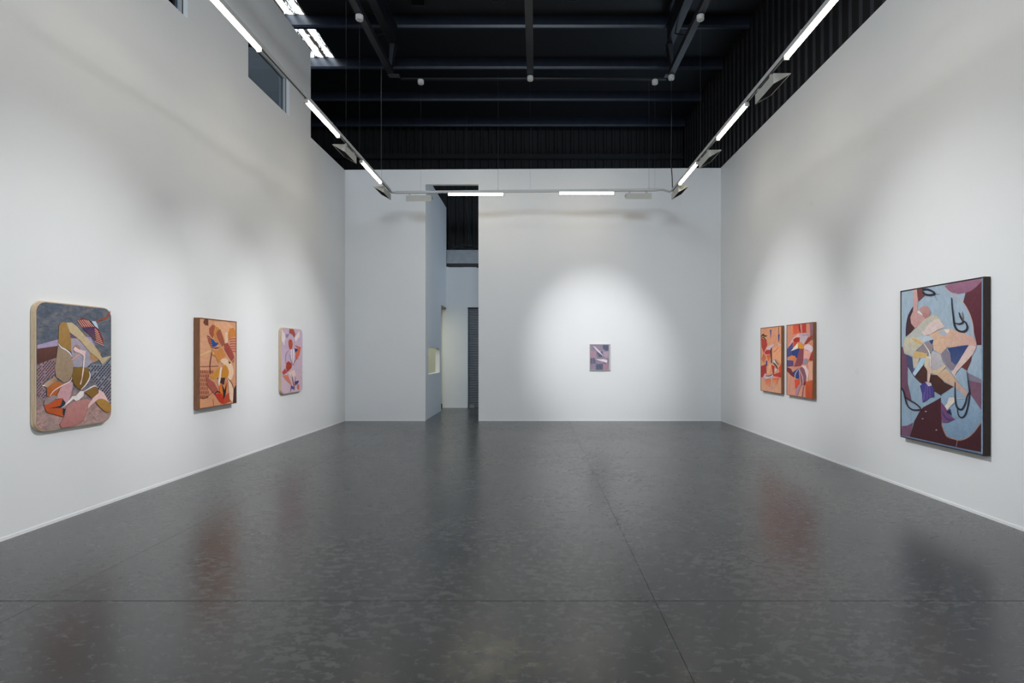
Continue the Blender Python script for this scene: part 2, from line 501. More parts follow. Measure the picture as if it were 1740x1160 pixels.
# roof deck with openings for the translucent sheets
PUR = [11.62 + 1.68 * k for k in range(-10, 4)]
SK = []                                                # x0, x1, y0, y1 of each skylight
for k in range(-10, 1):
    y0, y1 = 11.62 + 1.68 * k + 0.10, 11.62 + 1.68 * (k + 1)
    SK.append((-6.05, -4.97, y0, y1))
    if -6 <= k <= -2: SK.append((-0.75, 0.55, y0, y1))  # ridge row added out of view as daylight fill
mb = MB()
cuts = sorted(set([-7.0, 17.1] + [v for s in SK for v in s[2:]]))
for y0, y1 in zip(cuts, cuts[1:]):
    ym = (y0 + y1) / 2
    op = sorted((s[0], s[1]) for s in SK if s[2] < ym < s[3])
    x = -10.0
    for a, b in op + [(4.66, 4.66)]:
        if a > x: mb.box(x, a, y0, y1, ROOF, ROOF + 0.06)
        x = b
struct('ceiling', mb, M['black_roof'])
for n, (x0, x1, y0, y1) in enumerate(SK):
    mb = MB(); pr = ribs(x0, x1, 0.235, 0.02)
    for (a, d), (b, e) in zip(pr, pr[1:]):
        mb.face([(a, y0, ROOF + 0.02 + d), (b, y0, ROOF + 0.02 + e), (b, y1, ROOF + 0.02 + e), (a, y1, ROOF + 0.02 + d)])
    o = struct('window_%d' % (n + 5), mb, M['sky'] if x0 < -3 else M['ridge_fill'])

# unseen glowing sheets added in the gable behind the camera, above the rear wall
mb = MB(); pr = ribs(-2.7, 2.3, 0.26, 0.02)
for (a, d), (b, e) in zip(pr, pr[1:]):
    mb.face([(a, -6.97 + d, 6.15), (b, -6.97 + e, 6.15), (b, -6.97 + e, 8.1), (a, -6.97 + d, 8.1)])
struct('window_%d' % (len(SK) + 6), mb, M['gable'])

# glowing sheet added out of view behind the end wall, lights the corridor blue
mb = MB(); pr = ribs(13.3, 16.4, 0.26, 0.02)
for (a, d), (b, e) in zip(pr, pr[1:]):
    mb.face([(4.60 - d, a, 3.0), (4.60 - e, b, 3.0), (4.60 - e, b, 5.6), (4.60 - d, a, 5.6)])
struct('window_%d' % (len(SK) + 5), mb, M['wall_fill'])

# purlins
for n, y in enumerate(PUR):
    prof = [(y, ROOF), (y, 8.70), (y + 0.02, 8.65), (y + 0.08, 8.65), (y + 0.08, 8.665), (y + 0.03, 8.665), (y + 0.015, 8.71), (y + 0.015, ROOF - 0.015), (y + 0.08, ROOF - 0.015), (y + 0.08, ROOF)]
    struct('trim_%d' % (n + 7), MB().prism([(p[0], p[1]) for p in prof], 'x', -9.98, 4.6), M['purlin'])

# ------------------------------------------------------------------ roof trusses over the lighting tracks
XTL, XTR, YT, ZT = -3.14, 2.90, 11.60, 5.10
YB0 = YREAR
def ibeam(mb, x, z0, z1, y0, y1, wd=0.14, t=0.014):
    mb.box(x - wd / 2, x + wd / 2, y0, y1, z0, z0 + t)
    mb.box(x - wd / 2, x + wd / 2, y0, y1, z1 - t, z1)
    mb.box(x - t / 2, x + t / 2, y0, y1, z0 + t, z1 - t)
for x, s, lab in ((XTL, 1, 'black steel roof truss above the track along the windowed wall'),
                  (XTR, -1, 'black steel roof truss above the track opposite the windowed wall')):
    t = thing('roof_truss', lab, 'truss', (x, 0, 7.6))
    mb = MB(); ibeam(mb, x + s * 0.06, 8.20, 8.645, YB0, 11.7, 0.16); mb.build('rafter', M['black_steel'], t)
    MB().box(x - 0.06, x + 0.06, YB0, 11.62, 7.60, 7.72).build('lower_chord', M['black_steel'], t)
    MB().hexa([(x - 0.02, 11.5, 7.72), (x + 0.04, 11.5, 7.72), (x + 0.04, 11.6, 7.72), (x - 0.02, 11.6, 7.72)],
              [(x - 0.05 + s * 0.06, 11.45, 8.2), (x + 0.05 + s * 0.06, 11.45, 8.2), (x + 0.05 + s * 0.06, 11.68, 8.2), (x - 0.05 + s * 0.06, 11.68, 8.2)]).build('post', M['black_steel'], t)
    for k in range(4):
        y = 10.35 - k * 3.3
        MB().tube([(x, y, 7.72), (x + s * 0.05, y + 0.75, 8.2)], 0.012, 6).build('brace', M['black_steel'], t)
        MB().tube([(x, y - 1.2, 7.72), (x + s * 0.05, y - 1.2, 8.2)], 0.012, 6).build('brace', M['black_steel'], t)
    MB().box(x - 0.05, x + 0.16 * s + 0.02, 11.55, 11.68, 7.585, 7.60).build('end_plate', M['wire'], t)
    finish(t)
t = thing('roof_beam', 'straight black steel beam running lengthwise between the two trusses', 'beam', (-0.14, 0, 7.6))
MB().box(-0.21, -0.07, YB0, 11.62, 7.60, 7.80).build('beam', M['black_steel'], t)
for k in range(5):
    y = 11.66 - 1.68 * 2 * k - 1.68
    MB().box(-0.16, -0.12, y, y + 0.05, 7.80, 8.66).build('hanger', M['black_steel'], t)
finish(t)
tag(MB().prism([(11.72, 7.58), (11.79, 7.58), (11.79, 7.64), (11.78, 7.64), (11.78, 7.59), (11.72, 7.59)], 'x', XTL + 0.18, XTR - 0.08).build('cross_angle', M['black_steel']),
    'slender black steel angle crossing under the truss ends', 'beam')

# faint small boxes screwed under the roof deck
for x, y, lab in ((-0.78, 10.95, 'beside the lengthwise beam, windowed side'), (0.68, 10.95, 'beside the lengthwise beam, far from the windows'), (-2.45, 11.1, 'next to the truss along the windowed wall')):
    t = thing('junction_box', 'small dark junction box under the roof ' + lab, 'box', (x, y, ROOF))
    MB().box(x - 0.13, x + 0.13, y, y + 0.10, ROOF - 0.13, ROOF - 0.002).build('body', M['black_steel'], t)
    MB().box(x - 0.13, x + 0.13, y - 0.012, y, ROOF - 0.135, ROOF - 0.12).build('lip', M['wire'], t)
    finish(t)

# ------------------------------------------------------------------ lighting tracks
def track_profile():
    a, h = 0.019, 0.026
    return [(-a, h), (a, h), (a, -h), (0.010, -h), (0.010, -0.004), (-0.010, -0.004), (-0.010, -h), (-a, -h)]
YR0 = -4.0
def side_track(x, lab):
    t = thing('lighting_track', lab, 'light track', (x, YR0, ZT), 'hung lighting tracks')
    MB().prism([(x + p[0], ZT + p[1]) for p in track_profile()], 'y', YR0, YT - 0.10).build('rail', M['track'], t)
    MB().box(x - 0.009, x + 0.009, YR0 + 0.01, YT - 0.11, ZT - 0.010, ZT - 0.0045).build('conductor_slot', M['slot'], t)
    y = YR0 + 0.5
    while y < YT - 0.3:
        MB().box(x - 0.012, x + 0.012, y - 0.015, y + 0.015, ZT + 0.026, ZT + 0.042).build('hanger_clip', M['track'], t)
        y += 2.35
    finish(t)
side_track(XTL, 'hung white lighting track running along the wall with clerestory windows')
side_track(XTR, 'hung white lighting track running along the wall of the orange pair')
zb = lambda x: 5.075 + (x - XTL) / (XTR - XTL) * 0.06
t = thing('lighting_track', 'hung white lighting track crossing in front of the end wall with the slot', 'light track', (0, YT, ZT), 'hung lighting tracks')
mb = MB(); pf = track_profile(); xa, xb = XTL + 0.10, XTR - 0.30
n = len(pf)
mb.v += [(xa, YT + p[0], zb(xa) + p[1]) for p in pf] + [(xb, YT + p[0], zb(xb) + p[1]) for p in pf]
for i in range(n):
    j = (i + 1) % n; mb.f.append((i, j, n + j, n + i)); mb.c.append(None)
mb.f += [tuple(range(n)), tuple(range(n, 2 * n))]; mb.c += [None, None]
mb.build('rail', M['track'], t)
MB().tube([(XTL, YT - 0.095, ZT), (XTL + 0.01, YT - 0.03, zb(XTL)), (XTL + 0.05, YT, zb(XTL)), (XTL + 0.12, YT, zb(XTL + .1))], 0.024, 10).build('corner_joint', M['track'], t, True)
MB().tube([(xb - 0.02, YT, zb(xb)), (xb + 0.12, YT, zb(xb)), (XTR - 0.10, YT + 0.005, ZT + 0.01), (XTR - 0.03, YT - 0.01, ZT - 0.012), (XTR, YT - 0.095, ZT)], 0.022, 10).build('flexible_joint', M['track'], t, True)
for x in (-0.83, 2.42):
    MB().tube([(x, YT, zb(x) + 0.024), (x, YT, zb(x) + 0.065)], 0.008, 8).build('hanger_clip', M['track'], t)
finish(t)

# linear lights: slim housing under the track, glowing diffuser below it
def linear_light():
    t = thing('linear_light', '', 'tube light', (0, 0, 0), 'glowing linear lights on the tracks')
    MB().box(-0.026, 0.026, -0.60, 0.60, -0.040, -0.027).build('housing', M['fixture'], t)
    pr = [(-0.024, -0.0402), (0.024, -0.0402), (0.026, -0.06), (0.020, -0.078), (0.0, -0.086), (-0.020, -0.078), (-0.026, -0.06)]
    MB().prism(pr, 'y', -0.585, 0.585).build('diffuser', M['tube'], t, True)
    for s in (-1, 1):
        e = sorted((s * 0.586, s * 0.606))
        MB().box(-0.028, 0.028, e[0], e[1], -0.088, -0.0402).build('end_cap', M['fixture'], t)
    finish(t); return t
WT, OT = 'glowing tube light on the windowed wall track', 'glowing tube light on the orange pair track'
spots = []
for y, q in ((10.23, ' between two wedge washers'), (7.92, ' where the high wall ends'), (5.50, ' crossing a clerestory window'), (3.15, ' over the entrance end'), (0.80, ' over the entrance end'), (-1.55, ' over the entrance end')):
    spots.append((XTL, y, ZT, 0.0, WT + q))
for y, q in ((10.31, ' by the track corner'), (8.02, ' between two wedge washers'), (5.66, ' above the big blue painting'), (3.30, ' over the entrance end'), (0.95, ' over the entrance end'), (-1.40, ' over the entrance end')):
    spots.append((XTR, y, ZT, 0.0, OT + q))
spots.append((-1.31, YT, zb(-1.31), R(90), 'warm glowing tube light on the cross track in front of the tall slot'))
spots.append((1.075, YT, zb(1.075), R(90), 'warm glowing tube light on the cross track above the small framed picture'))
proto = linear_light()
for i, (x, y, z, rz, lab) in enumerate(spots):
    if i == 0: o = proto; o.location = (x, y, z); o.rotation_euler.z = rz; o['label'] = lab
    else: copy_tree(proto, (x, y, z), rz, lab)

# wedge shaped wall washers, switched off: tip towards the wall
def washer():
    t = thing('wall_washer', '', 'wall washer', (0, 0, 0), 'wedge wall washers on the tracks')
    h0, h1, tip = -0.075, -0.195, 0.21
    b = 0.275
    pr = [(0, h0), (tip, h0), (tip, h0 - 0.008), (0.006, h1), (0, h1)]
    mb = MB()
    mb.box(-0.006, 0.0, -b, b, h1, h0)                                  # back plate
    mb.box(-0.006, tip, -b, b, h0, h0 + 0.006)                          # top plate
    mb.build('body', M['fixture'], t)
    for s in (-1, 1):
        a = sorted((s * b, s * (b - 0.006)))
        MB().prism([(0, h0), (tip, h0), (0, h1)], 'y', a[0], a[1]).build('end_plate', M['fixture'], t)
    MB().hexa([(0.004, -b + 0.008, h1 + 0.014), (0.196, -b + 0.008, h0 - 0.004), (0.196, b - 0.008, h0 - 0.004), (0.004, b - 0.008, h1 + 0.014)],
              [(0.002, -b + 0.008, h1 + 0.022), (0.192, -b + 0.008, h0 - 0.001), (0.192, b - 0.008, h0 - 0.001), (0.002, b - 0.008, h1 + 0.022)]).build('reflector', M['reflector'], t)
    for s in (-0.17, 0.20):
        MB().box(-0.004, 0.022, s - 0.016, s + 0.016, h0 + 0.006, -0.026).build('stem', M['fixture'], t)
    finish(t); return t
WL = [(XTR, 6.86, ZT, 0.0, 'white wedge wall washer on the track between the orange pair and the big blue painting'),
      (XTR, 9.33, ZT, 0.0, 'white wedge wall washer on the track above the orange pair'),
      (XTR, 11.28, ZT, 0.0, 'white wedge wall washer at the track corner by the black power cable'),
      (XTL, 9.09, ZT, R(180), 'white wedge wall washer on the track along the windowed wall between two tube lights'),
      (XTL, 11.30, ZT, R(180), 'white wedge wall washer at the track corner nearest the slot'),
      (-2.54, YT, zb(-2.54), R(90), 'white wedge wall washer on the cross track overlapping the slot edge'),
      (2.20, YT, zb(2.20), R(90), 'white wedge wall washer on the cross track beside the flexible joint')]
proto = washer()
for i, (x, y, z, rz, lab) in enumerate(WL):
    if i == 0: proto.location = (x, y, z); proto.rotation_euler.z = rz; proto['label'] = lab
    else: copy_tree(proto, (x, y, z), rz, lab)

# white ceiling cups with the wires that carry the tracks
cup_prof = [(0.058, -0.002), (0.066, -0.008), (0.066, -0.075), (0.058, -0.090), (0.012, -0.092)]
def cup(x, y, top, zend, lab, cable=False):
    t = thing('suspension_cup', lab, 'ceiling cup', (x, y, top), 'white cups holding the tracks')
    mb = MB().lathe(cup_prof, 20)
    mb.v = [(v[0] + x, v[1] + y, v[2] + top) for v in mb.v]
    mb.build('cup', M['cup'], t, True)
    if cable:
        MB().tube([(x, y, top - 0.09), (x + 0.004, y, 6.6), (x - 0.002, y, 6.0)], 0.006, 6).build('wire', M['wire'], t)
        MB().tube([(x - 0.002, y, 6.0), (x - 0.012, y, 5.75), (x + 0.004, y - 0.05, 5.4), (x, y - 0.10, zend)], 0.011, 8).build('power_cable', M['cable'], t)
    else:
        MB().tube([(x, y, top - 0.09), (x, y, zend)], 0.0013, 5).build('wire', M['wire'], t)
    finish(t)
cup(XTL, 9.54, 7.598, ZT + 0.026, 'white suspension cup under the truss along the windowed wall')
cup(XTR, 9.54, 7.598, ZT + 0.026, 'white suspension cup halfway along the truss above the orange pair')
cup(XTR, 11.60, 7.598, ZT + 0.03, 'white suspension cup feeding the black power cable', True)
cup(-0.14, 11.64, 7.598, zb(-0.14) + 0.026, 'white suspension cup at the end of the lengthwise beam')
cup(-2.53, 11.755, 7.578, zb(-2.53) + 0.026, 'white suspension cup under the cross angle above the slot')
cup(2.58, 11.755, 7.578, zb(2.58) + 0.026, 'white suspension cup under the cross angle close to the power cable')
for x, y, z0, z1, r, lab in ((XTL, 8.87, ZT + 0.04, 8.2, 0.0012, 'thin wire holding the track beside the last clerestory window'),
                             (XTL, 10.9, ZT + 0.026, 7.6, 0.0012, 'thin wire holding the track near its corner by the slot'),
                             (-3.85, 13.33, 4.0, 8.65, 0.007, 'grey steel rod hanging from the roof behind the end wall'),
                             (-0.83, YT, zb(-0.83) + 0.06, 7.6, 0.002, 'thin wire holding the cross track between its tube lights'),
                             (2.42, YT, zb(2.42) + 0.06, 7.58, 0.002, 'thin wire holding the cross track at the flexible joint')):
    tag(MB().tube([(x, y, z0), (x, y, z1)], r, 6).build('suspension_wire', M['wire']), lab, 'wire', 'wires and rods hanging from the roof')

# ------------------------------------------------------------------ picture lights on the trusses, out of view above
def picture_light(x, y, aim, deg, watts, lab):
    top = 7.60
    t = thing('picture_spotlight', lab, 'spotlight', (x, y, top), 'picture spotlights on the trusses')
    p = Vector((x, y, top - 0.20)); d = (Vector(aim) - p).normalized()
    MB().tube([(x, y, top), (x, y, top - 0.17)], 0.012, 8).build('stem', M['fixture'], t)
    a = p - d * 0.10; b = p + d * 0.10
    MB().tube([tuple(a), tuple(b)], 0.055, 16).build('body', M['fixture'], t, True)
    finish(t)
    for nm, sz, en in (('beam', deg, watts), ('spill', 75.0, SPILL * watts / max(SPOT, 1e-6))):
        l = bpy.data.lights.new('picture_' + nm, 'SPOT')
        l.energy = en; l.spot_size = R(sz); l.spot_blend = 1.0; l.shadow_soft_size = 0.05
        l.color = (0.97, 0.985, 1.0)
        lo = bpy.data.objects.new('picture_' + nm, l); col.objects.link(lo)
        lo.parent = t
        lo.location = (p + d * 0.112) - Vector((x, y, top))
        lo.rotation_euler = d.to_track_quat('-Z', 'Y').to_euler()
picture_light(XTR, 5.35, (XL, 5.15, 1.30), 31, SPOT * 1.05, 'picture spotlight aimed at the dark rounded panel')
picture_light(XTR, 7.55, (XL, 7.68, 1.45), 27, SPOT * 0.85, 'picture spotlight aimed at the salmon framed painting')
picture_light(XTR, 8.30, (XL, 9.98, 1.40), 31, SPOT * 0.95, 'picture spotlight aimed at the lilac rounded panel')
picture_light(XTL, 5.80, (XR, 5.82, 1.60), 31, SPOT * 1.0, 'picture spotlight aimed at the big blue painting')
picture_light(XTL, 8.25, (XR, 9.55, 1.55), 28, SPOT * 0.95, 'picture spotlight aimed at the orange pair')
picture_light(-0.14, 5.60, (1.50, YB, 1.60), 26, SPOT * 1.35, 'picture spotlight aimed at the small framed picture')

# ------------------------------------------------------------------ things in the corridor
t = thing('roller_shutter', 'grey ribbed roller shutter closed in the far opening', 'shutter', (-0.5, YF + 0.22, 0))
pr = []
z = 0.06
while z < 3.0:
    pr += [(YF + 0.22, z), (YF + 0.200, z + 0.018), (YF + 0.198, z + 0.050), (YF + 0.22, z + 0.068)]; z += 0.073
mb = MB()
for (a, b), (c, d) in zip(pr, pr[1:]):
    mb.face([(-2.04, a, b), (1.2, a, b), (1.2, c, d), (-2.04, c, d)])
mb.build('slat_curtain', M['shutter'], t)
MB().box(-2.04, 1.2, YF + 0.19, YF + 0.23, 0.005, 0.06).build('bottom_bar', M['shutter'], t)
MB().box(-2.10, -2.035, YF + 0.16, YF + 0.26, 0, 3.0).build('guide_rail', M['slot'], t)
finish(t)
tag(MB().hexa([(-2.0, YF + 0.02, 0), (-1.85, YF + 0.02, 0), (-1.85, YF + 0.15, 0), (-2.0, YF + 0.15, 0)],
              [(-1.99, YF + 0.03, 0.09), (-1.86, YF + 0.03, 0.09), (-1.86, YF + 0.14, 0.09), (-1.99, YF + 0.14, 0.09)]).build('concrete_block', M['block']),
    'small grey concrete block at the foot of the roller shutter', 'block')
t = thing('office_ceiling_light', 'flat ceiling light in the small office beside the corridor', 'ceiling light', (-3.6, 14.4, 2.97))
MB().box(-3.95, -3.25, 13.8, 15.0, 2.93, 2.97).build('frame', M['fixture'], t)
MB().box(-3.90, -3.30, 13.85, 14.95, 2.922, 2.929).build('diffuser', M['office_lamp'], t)
finish(t)
random.seed(11)
for k in range(7):
    pts = []; x = -2.6 + 0.05 * k; zc = 4.70 + 0.012 * k
    for i in range(9):
        pts.append((x + i * 0.19, YF + 0.058 + 0.022 * k, 4.695 + abs(0.16 * math.sin(i * 0.55 + k * 0.9)) * random.uniform(0.6, 1.0) + 0.01))
    tag(MB().tube(pts, 0.007, 6).build('loose_cable', M['cable'] if k % 2 else M['wire']), 'loose dark cable looping along the top of the grey bulkhead', 'cable', 'cables heaped on the bulkhead')
for x0, x1, yd in ((-2.12, -2.03, 0.30), (-2.115, -1.95, 0.34)):
    tag(MB().tube([(x0, YF + yd, 6.15), (x0, YF + yd, 8.88)], 0.003, 5).tube([(x0, YF + yd, 6.15), (x1, YF + yd, 4.75)], 0.006, 6).build('drop_cable', M['wire']),
        'thin cable dropping from the roof to the heap on the bulkhead', 'cable', 'cables dropping to the bulkhead')

# ------------------------------------------------------------------ paintings
def catmull(P, n=5, closed=True):
    out = []; k = len(P)
    for i in range(k if closed else k - 1):
        p = [Vector(P[(i + j) % k] if closed else P[min(max(i + j, 0), k - 1)]) for j in (-1, 0, 1, 2)]
        for s in range(n):
            t = s / n
            out.append(0.5 * ((2 * p[1]) + (-p[0] + p[2]) * t + (2 * p[0] - 5 * p[1] + 4 * p[2] - p[3]) * t * t + (-p[0] + 3 * p[1] - 3 * p[2] + p[3]) * t ** 3))
    if not closed: out.append(Vector(P[-1]))
    return [tuple(v) for v in out]

def inside(p, poly):
    x, y = p; c = False
    for (x0, y0), (x1, y1) in zip(poly, poly[1:] + poly[:1]):
        if (y0 > y) != (y1 > y) and x < (x1 - x0) * (y - y0) / (y1 - y0) + x0: c = not c
    return c

class Art:
    """painted shapes on one canvas; points come in as pixels of an enlarged detail of the photograph
    (origin ox, oy and scale sc) and are carried by the view ray onto the plane of the canvas"""
    def __init__(s, plane, d, ox, oy, scl, lim, gain=1.12):
        s.plane, s.d, s.ox, s.oy, s.s, s.lim, s.g = plane, d, ox, oy, scl, lim, gain
        s.mb = MB(); s.k = 0
    def world(s, p, lift=0.0):
        px, py = s.ox + p[0] / s.s, s.oy + p[1] / s.s
        rx, rz = (px - PX) / F, (PY - py) / F
        a0, a1, z0, z1 = s.lim
        if s.plane == 'x':
            y = s.d / rx; z = EYE + rz * y
            y = min(max(y, a0), a1); z = min(max(z, z0), z1)
            return (s.d - math.copysign(lift, s.d), y, z)
        x = rx * s.d; z = EYE + rz * s.d
        return (min(max(x, a0), a1), s.d - lift, min(max(z, z0), z1))
    def colour(s, c): return tuple(min(0.9, v * s.g) for v in lin(c))
    def poly(s, c, pts, c2=None, smooth=False, ax=1):
        if smooth: pts = catmull(pts)
        s.k += 1; lift = 0.0006 + 0.00014 * s.k
        W = [s.world(p, lift) for p in pts]
        A = s.colour(c); B = s.colour(c2) if c2 else A
        lo = min(p[ax] for p in pts); hi = max(p[ax] for p in pts)
        C = [tuple(a + (b - a) * (p[ax] - lo) / max(1e-6, hi - lo) for a, b in zip(A, B)) for p in pts]
        tri = geometry.tessellate_polygon([[Vector((p[0], p[1], 0)) for p in pts]])
        n = len(s.mb.v); s.mb.v += W
        for t in tri:
            s.mb.f.append(tuple(n + i for i in t)); s.mb.c.append([C[i] for i in t])
    def line(s, c, pts, wd, taper=True, c2=None):
        P = catmull(pts, 4, False) if len(pts) > 2 else pts
        L, Rr = [], []
        for i, p in enumerate(P):
            a, b = Vector(P[max(i - 1, 0)]), Vector(P[min(i + 1, len(P) - 1)])
            d = (b - a).normalized(); q = Vector((-d.y, d.x))
            f = 1.0
            if taper: f = 0.35 + 0.65 * math.sin(math.pi * min(1, max(0, i / (len(P) - 1))) * 0.94 + 0.09)
            L.append(tuple(Vector(p) + q * wd * 0.5 * f)); Rr.append(tuple(Vector(p) - q * wd * 0.5 * f))
        s.k += 1; lift = 0.0006 + 0.00014 * s.k
        A = s.colour(c)
        for i in range(len(P) - 1):
            n = len(s.mb.v); s.mb.v += [s.world(v, lift) for v in (L[i], L[i + 1], Rr[i + 1], Rr[i])]
            s.mb.f.append((n, n + 1, n + 2, n + 3)); s.mb.c.append([A] * 4)
    def checks(s, cols, region, dx, dy, slant=0.5, duty=0.5, prob=0.9, seed=1):
        random.seed(seed)
        xs_ = [p[0] for p in region]; ys_ = [p[1] for p in region]
        y = min(ys_); r = 0
        s.k += 1; lift = 0.0006 + 0.00014 * s.k
        while y < max(ys_):
            x = min(xs_) + (dx * 0.5 if r % 2 else 0)
            while x < max(xs_):
                if inside((x, y), region) and random.random() < prob:
                    c = s.colour(random.choice(cols)); w_, h_ = dx * duty, dy * 0.8
                    n = len(s.mb.v)
                    s.mb.v += [s.world(v, lift) for v in ((x - w_ / 2, y + h_ * slant), (x + w_ / 2, y - h_ * slant), (x + w_ / 2, y + h_ - h_ * slant), (x - w_ / 2, y + h_ + h_ * slant))]
                    s.mb.f.append((n, n + 1, n + 2, n + 3)); s.mb.c.append([c] * 4)
                x += dx
            y += dy; r += 1

def rounded(y0, y1, z0, z1, r, n=8):
    out = []
    for cy, cz, a0 in ((y1 - r, z1 - r, 0), (y0 + r, z1 - r, 90), (y0 + r, z0 + r, 180), (y1 - r, z0 + r, 270)):
        for i in range(n + 1):
            a = R(a0 + 90 * i / n); out.append((cy + r * math.cos(a), cz + r * math.sin(a)))
    return out

def framed(name, lab, wall, s, dep, y0, y1, z0, z1, frame_m, ground_m, art, lip=0.010):
    """framed canvas on a side wall; s is the sign pointing from the wall into the room"""
    t = thing(name, lab, 'painting', (wall, (y0 + y1) / 2, z0))
    a, b = wall + s * 0.004, wall + s * dep
    mb = MB()
    for q in ((y0, y0 + lip, z0, z1), (y1 - lip, y1, z0, z1), (y0 + lip, y1 - lip, z0, z0 + lip), (y0 + lip, y1 - lip, z1 - lip, z1)):
        mb.box(min(a, b), max(a, b), *q)
    mb.build('frame', frame_m, t)
    c = wall + s * (dep - 0.006); a2 = wall + s * 0.02
    MB().box(min(a2, c), max(a2, c), y0 + lip, y1 - lip, z0 + lip, z1 - lip).build('canvas', ground_m, t)
    art.mb.build('painted_figures', M['paint'], t, recalc=False)
    finish(t)

def panel(name, lab, wall, s, dep, y0, y1, z0, z1, rad, ground_m, art):
    t = thing(name, lab, 'painting', (wall, (y0 + y1) / 2, z0))
    pr = rounded(y0, y1, z0, z1, rad)
    a, m_, b = wall + s * 0.004, wall + s * dep * 0.55, wall + s * (dep - 0.004)
    MB().prism(pr, 'x', a, m_).build('backing_board', M['pale_wood'], t, True)
    g = 0.004
    MB().prism(rounded(y0 + g, y1 - g, z0 + g, z1 - g, rad - g), 'x', m_, b).build('panel_edge', M['pale_wood'], t, True)
    MB().prism(rounded(y0 + .012, y1 - .012, z0 + .012, z1 - .012, rad - .012), 'x', b, wall + s * dep).build('painted_face', ground_m, t, True)
    art.mb.build('painted_figures', M['paint'], t, recalc=False)
    finish(t)

# ---- big blue painting on the right wall
D = 0.065
Y0, Y1, Z0, Z1 = 5.208, 6.409, 0.612, 2.348
A = Art('x', XR - D + 0.0055, 1520, 460, 6.8235, (Y0 + .011, Y1 - .011, Z0 + .011, Z1 - .011))
b = lambda *P: [(x, y + 1023.5) for x, y in P]
T = lambda *P: list(P)
A.poly((98, 50, 62), T((825, 250), (1022, 105), (1022, 860), (955, 860), (920, 700), (890, 560), (850, 450), (795, 370)), (85, 34, 44))
A.poly((152, 106, 130), T((580, 175), (640, 150), (800, 115), (1028, 78), (1020, 110), (960, 175), (900, 225), (830, 255), (740, 270), (660, 250), (610, 215)), (140, 96, 118))
A.poly((72, 40, 46), T((218, 420), (165, 520), (140, 640), (135, 760), (180, 730), (240, 660), (190, 600), (210, 500)))
A.line((38, 40, 66), T((222, 415), (165, 515), (140, 640), (136, 760)), 12, False)
A.poly((106, 72, 92), T((72, 880), (105, 885), (110, 950), (140, 980), (158, 1090)) + b((152, 150), (155, 280), (180, 390), (200, 480), (125, 440), (78, 330)))
A.poly((76, 46, 40), b((235, 195), (335, 70), (385, 130), (430, 180), (510, 185), (580, 270), (685, 320), (540, 415), (470, 370), (430, 290), (330, 290)), (64, 36, 34))
A.line((60, 48, 62), b((150, 60), (230, 195), (330, 290), (470, 372), (545, 420)), 12, False)
A.poly((98, 52, 50), T((768, 1112), (905, 955), (890, 1040), (842, 1158)))
A.poly((70, 34, 42), b((545, 440), (480, 480), (330, 560), (290, 610), (230, 720), (180, 900), (720, 1020), (1012, 1078), (1015, 735), (930, 840), (850, 910), (760, 940), (690, 925), (605, 890), (550, 760), (540, 500)), (62, 28, 34))
A.poly((110, 76, 98), b((85, 775), (150, 770), (215, 735), (195, 830), (180, 900), (80, 885)))
A.poly((126, 118, 136), b((855, 160), (1030, 245), (1030, 290), (865, 245)))
A.poly((116, 82, 100), b((862, 244), (1030, 285), (1030, 620), (940, 500), (870, 390), (878, 300)))
lobe = b((540, 430), (690, 330), (860, 380), (940, 490), (1030, 620), (1025, 700), (930, 835), (850, 908), (760, 940), (690, 925), (605, 890), (550, 760), (545, 560))
A.poly((142, 164, 184), lobe, (112, 136, 160))
A.line((160, 118, 96), b((1025, 705), (930, 840), (850, 910), (760, 940), (690, 925), (605, 890), (550, 760)), 10, False)
A.line((190, 168, 160), T((585, 190), (660, 262), (780, 350), (850, 450), (900, 580), (918, 700), (915, 770)), 11, False)
A.poly((112, 62, 62), T((262, 205), (320, 203), (355, 285), (280, 355), (272, 280)))
A.poly((200, 158, 152), T((220, 225), (262, 207), (275, 340), (270, 450), (330, 500), (370, 550), (300, 620), (240, 665), (195, 610), (185, 540), (220, 460)), (190, 145, 142))
A.poly((188, 142, 136), T((290, 440), (340, 405), (390, 415), (425, 480), (400, 530), (360, 555), (300, 480)), (170, 122, 116))
A.poly((205, 205, 208), T((268, 462), (300, 470), (335, 515), (300, 505), (270, 488)))
A.poly((190, 180, 160), T((360, 555), (440, 512), (500, 520), (560, 580), (480, 570), (380, 640), (320, 720), (350, 750), (230, 795), (140, 765), (240, 675)), (176, 180, 178))
A.poly((212, 190, 184), T((320, 715), (380, 640), (460, 570), (510, 555), (545, 590), (590, 650), (560, 665), (510, 680), (420, 735), (350, 750)))
A.poly((182, 192, 202), T((230, 790), (350, 748), (450, 760), (460, 795), (330, 835), (250, 800)))
A.poly((214, 178, 146), T((400, 745), (540, 680), (640, 668), (700, 690), (800, 720), (920, 770), (955, 830), (950, 885), (900, 872), (780, 868), (660, 890), (610, 880), (600, 920), (540, 962), (460, 912), (445, 850), (460, 790)), (198, 156, 148), ax=0)
A.poly((160, 178, 200), T((520, 700), (575, 690), (615, 720), (590, 745), (530, 735)))
A.poly((225, 208, 190), T((575, 680), (640, 675), (635, 712), (610, 725)))
A.poly((46, 62, 112), T((615, 895), (780, 868), (872, 858), (790, 1000), (710, 1098), (665, 1050), (655, 960)), (70, 84, 124))
A.poly((134, 122, 136), T((600, 900), (650, 960), (665, 1060), (745, 1110)) + b((690, 130), (650, 125), (600, 70)) + T((545, 960)))
A.poly((208, 182, 176), T((870, 855), (952, 885), (925, 950), (850, 1040)) + b((730, 140), (705, 185), (760, 264), (735, 240), (662, 150), (690, 122)))
A.poly((46, 62, 118), T((405, 810), (457, 795), (440, 862)))
A.poly((200, 188, 158), T((130, 770), (220, 765), (330, 800), (332, 850), (260, 920), (220, 990), (120, 960), (104, 900), (115, 810)), (176, 172, 164))
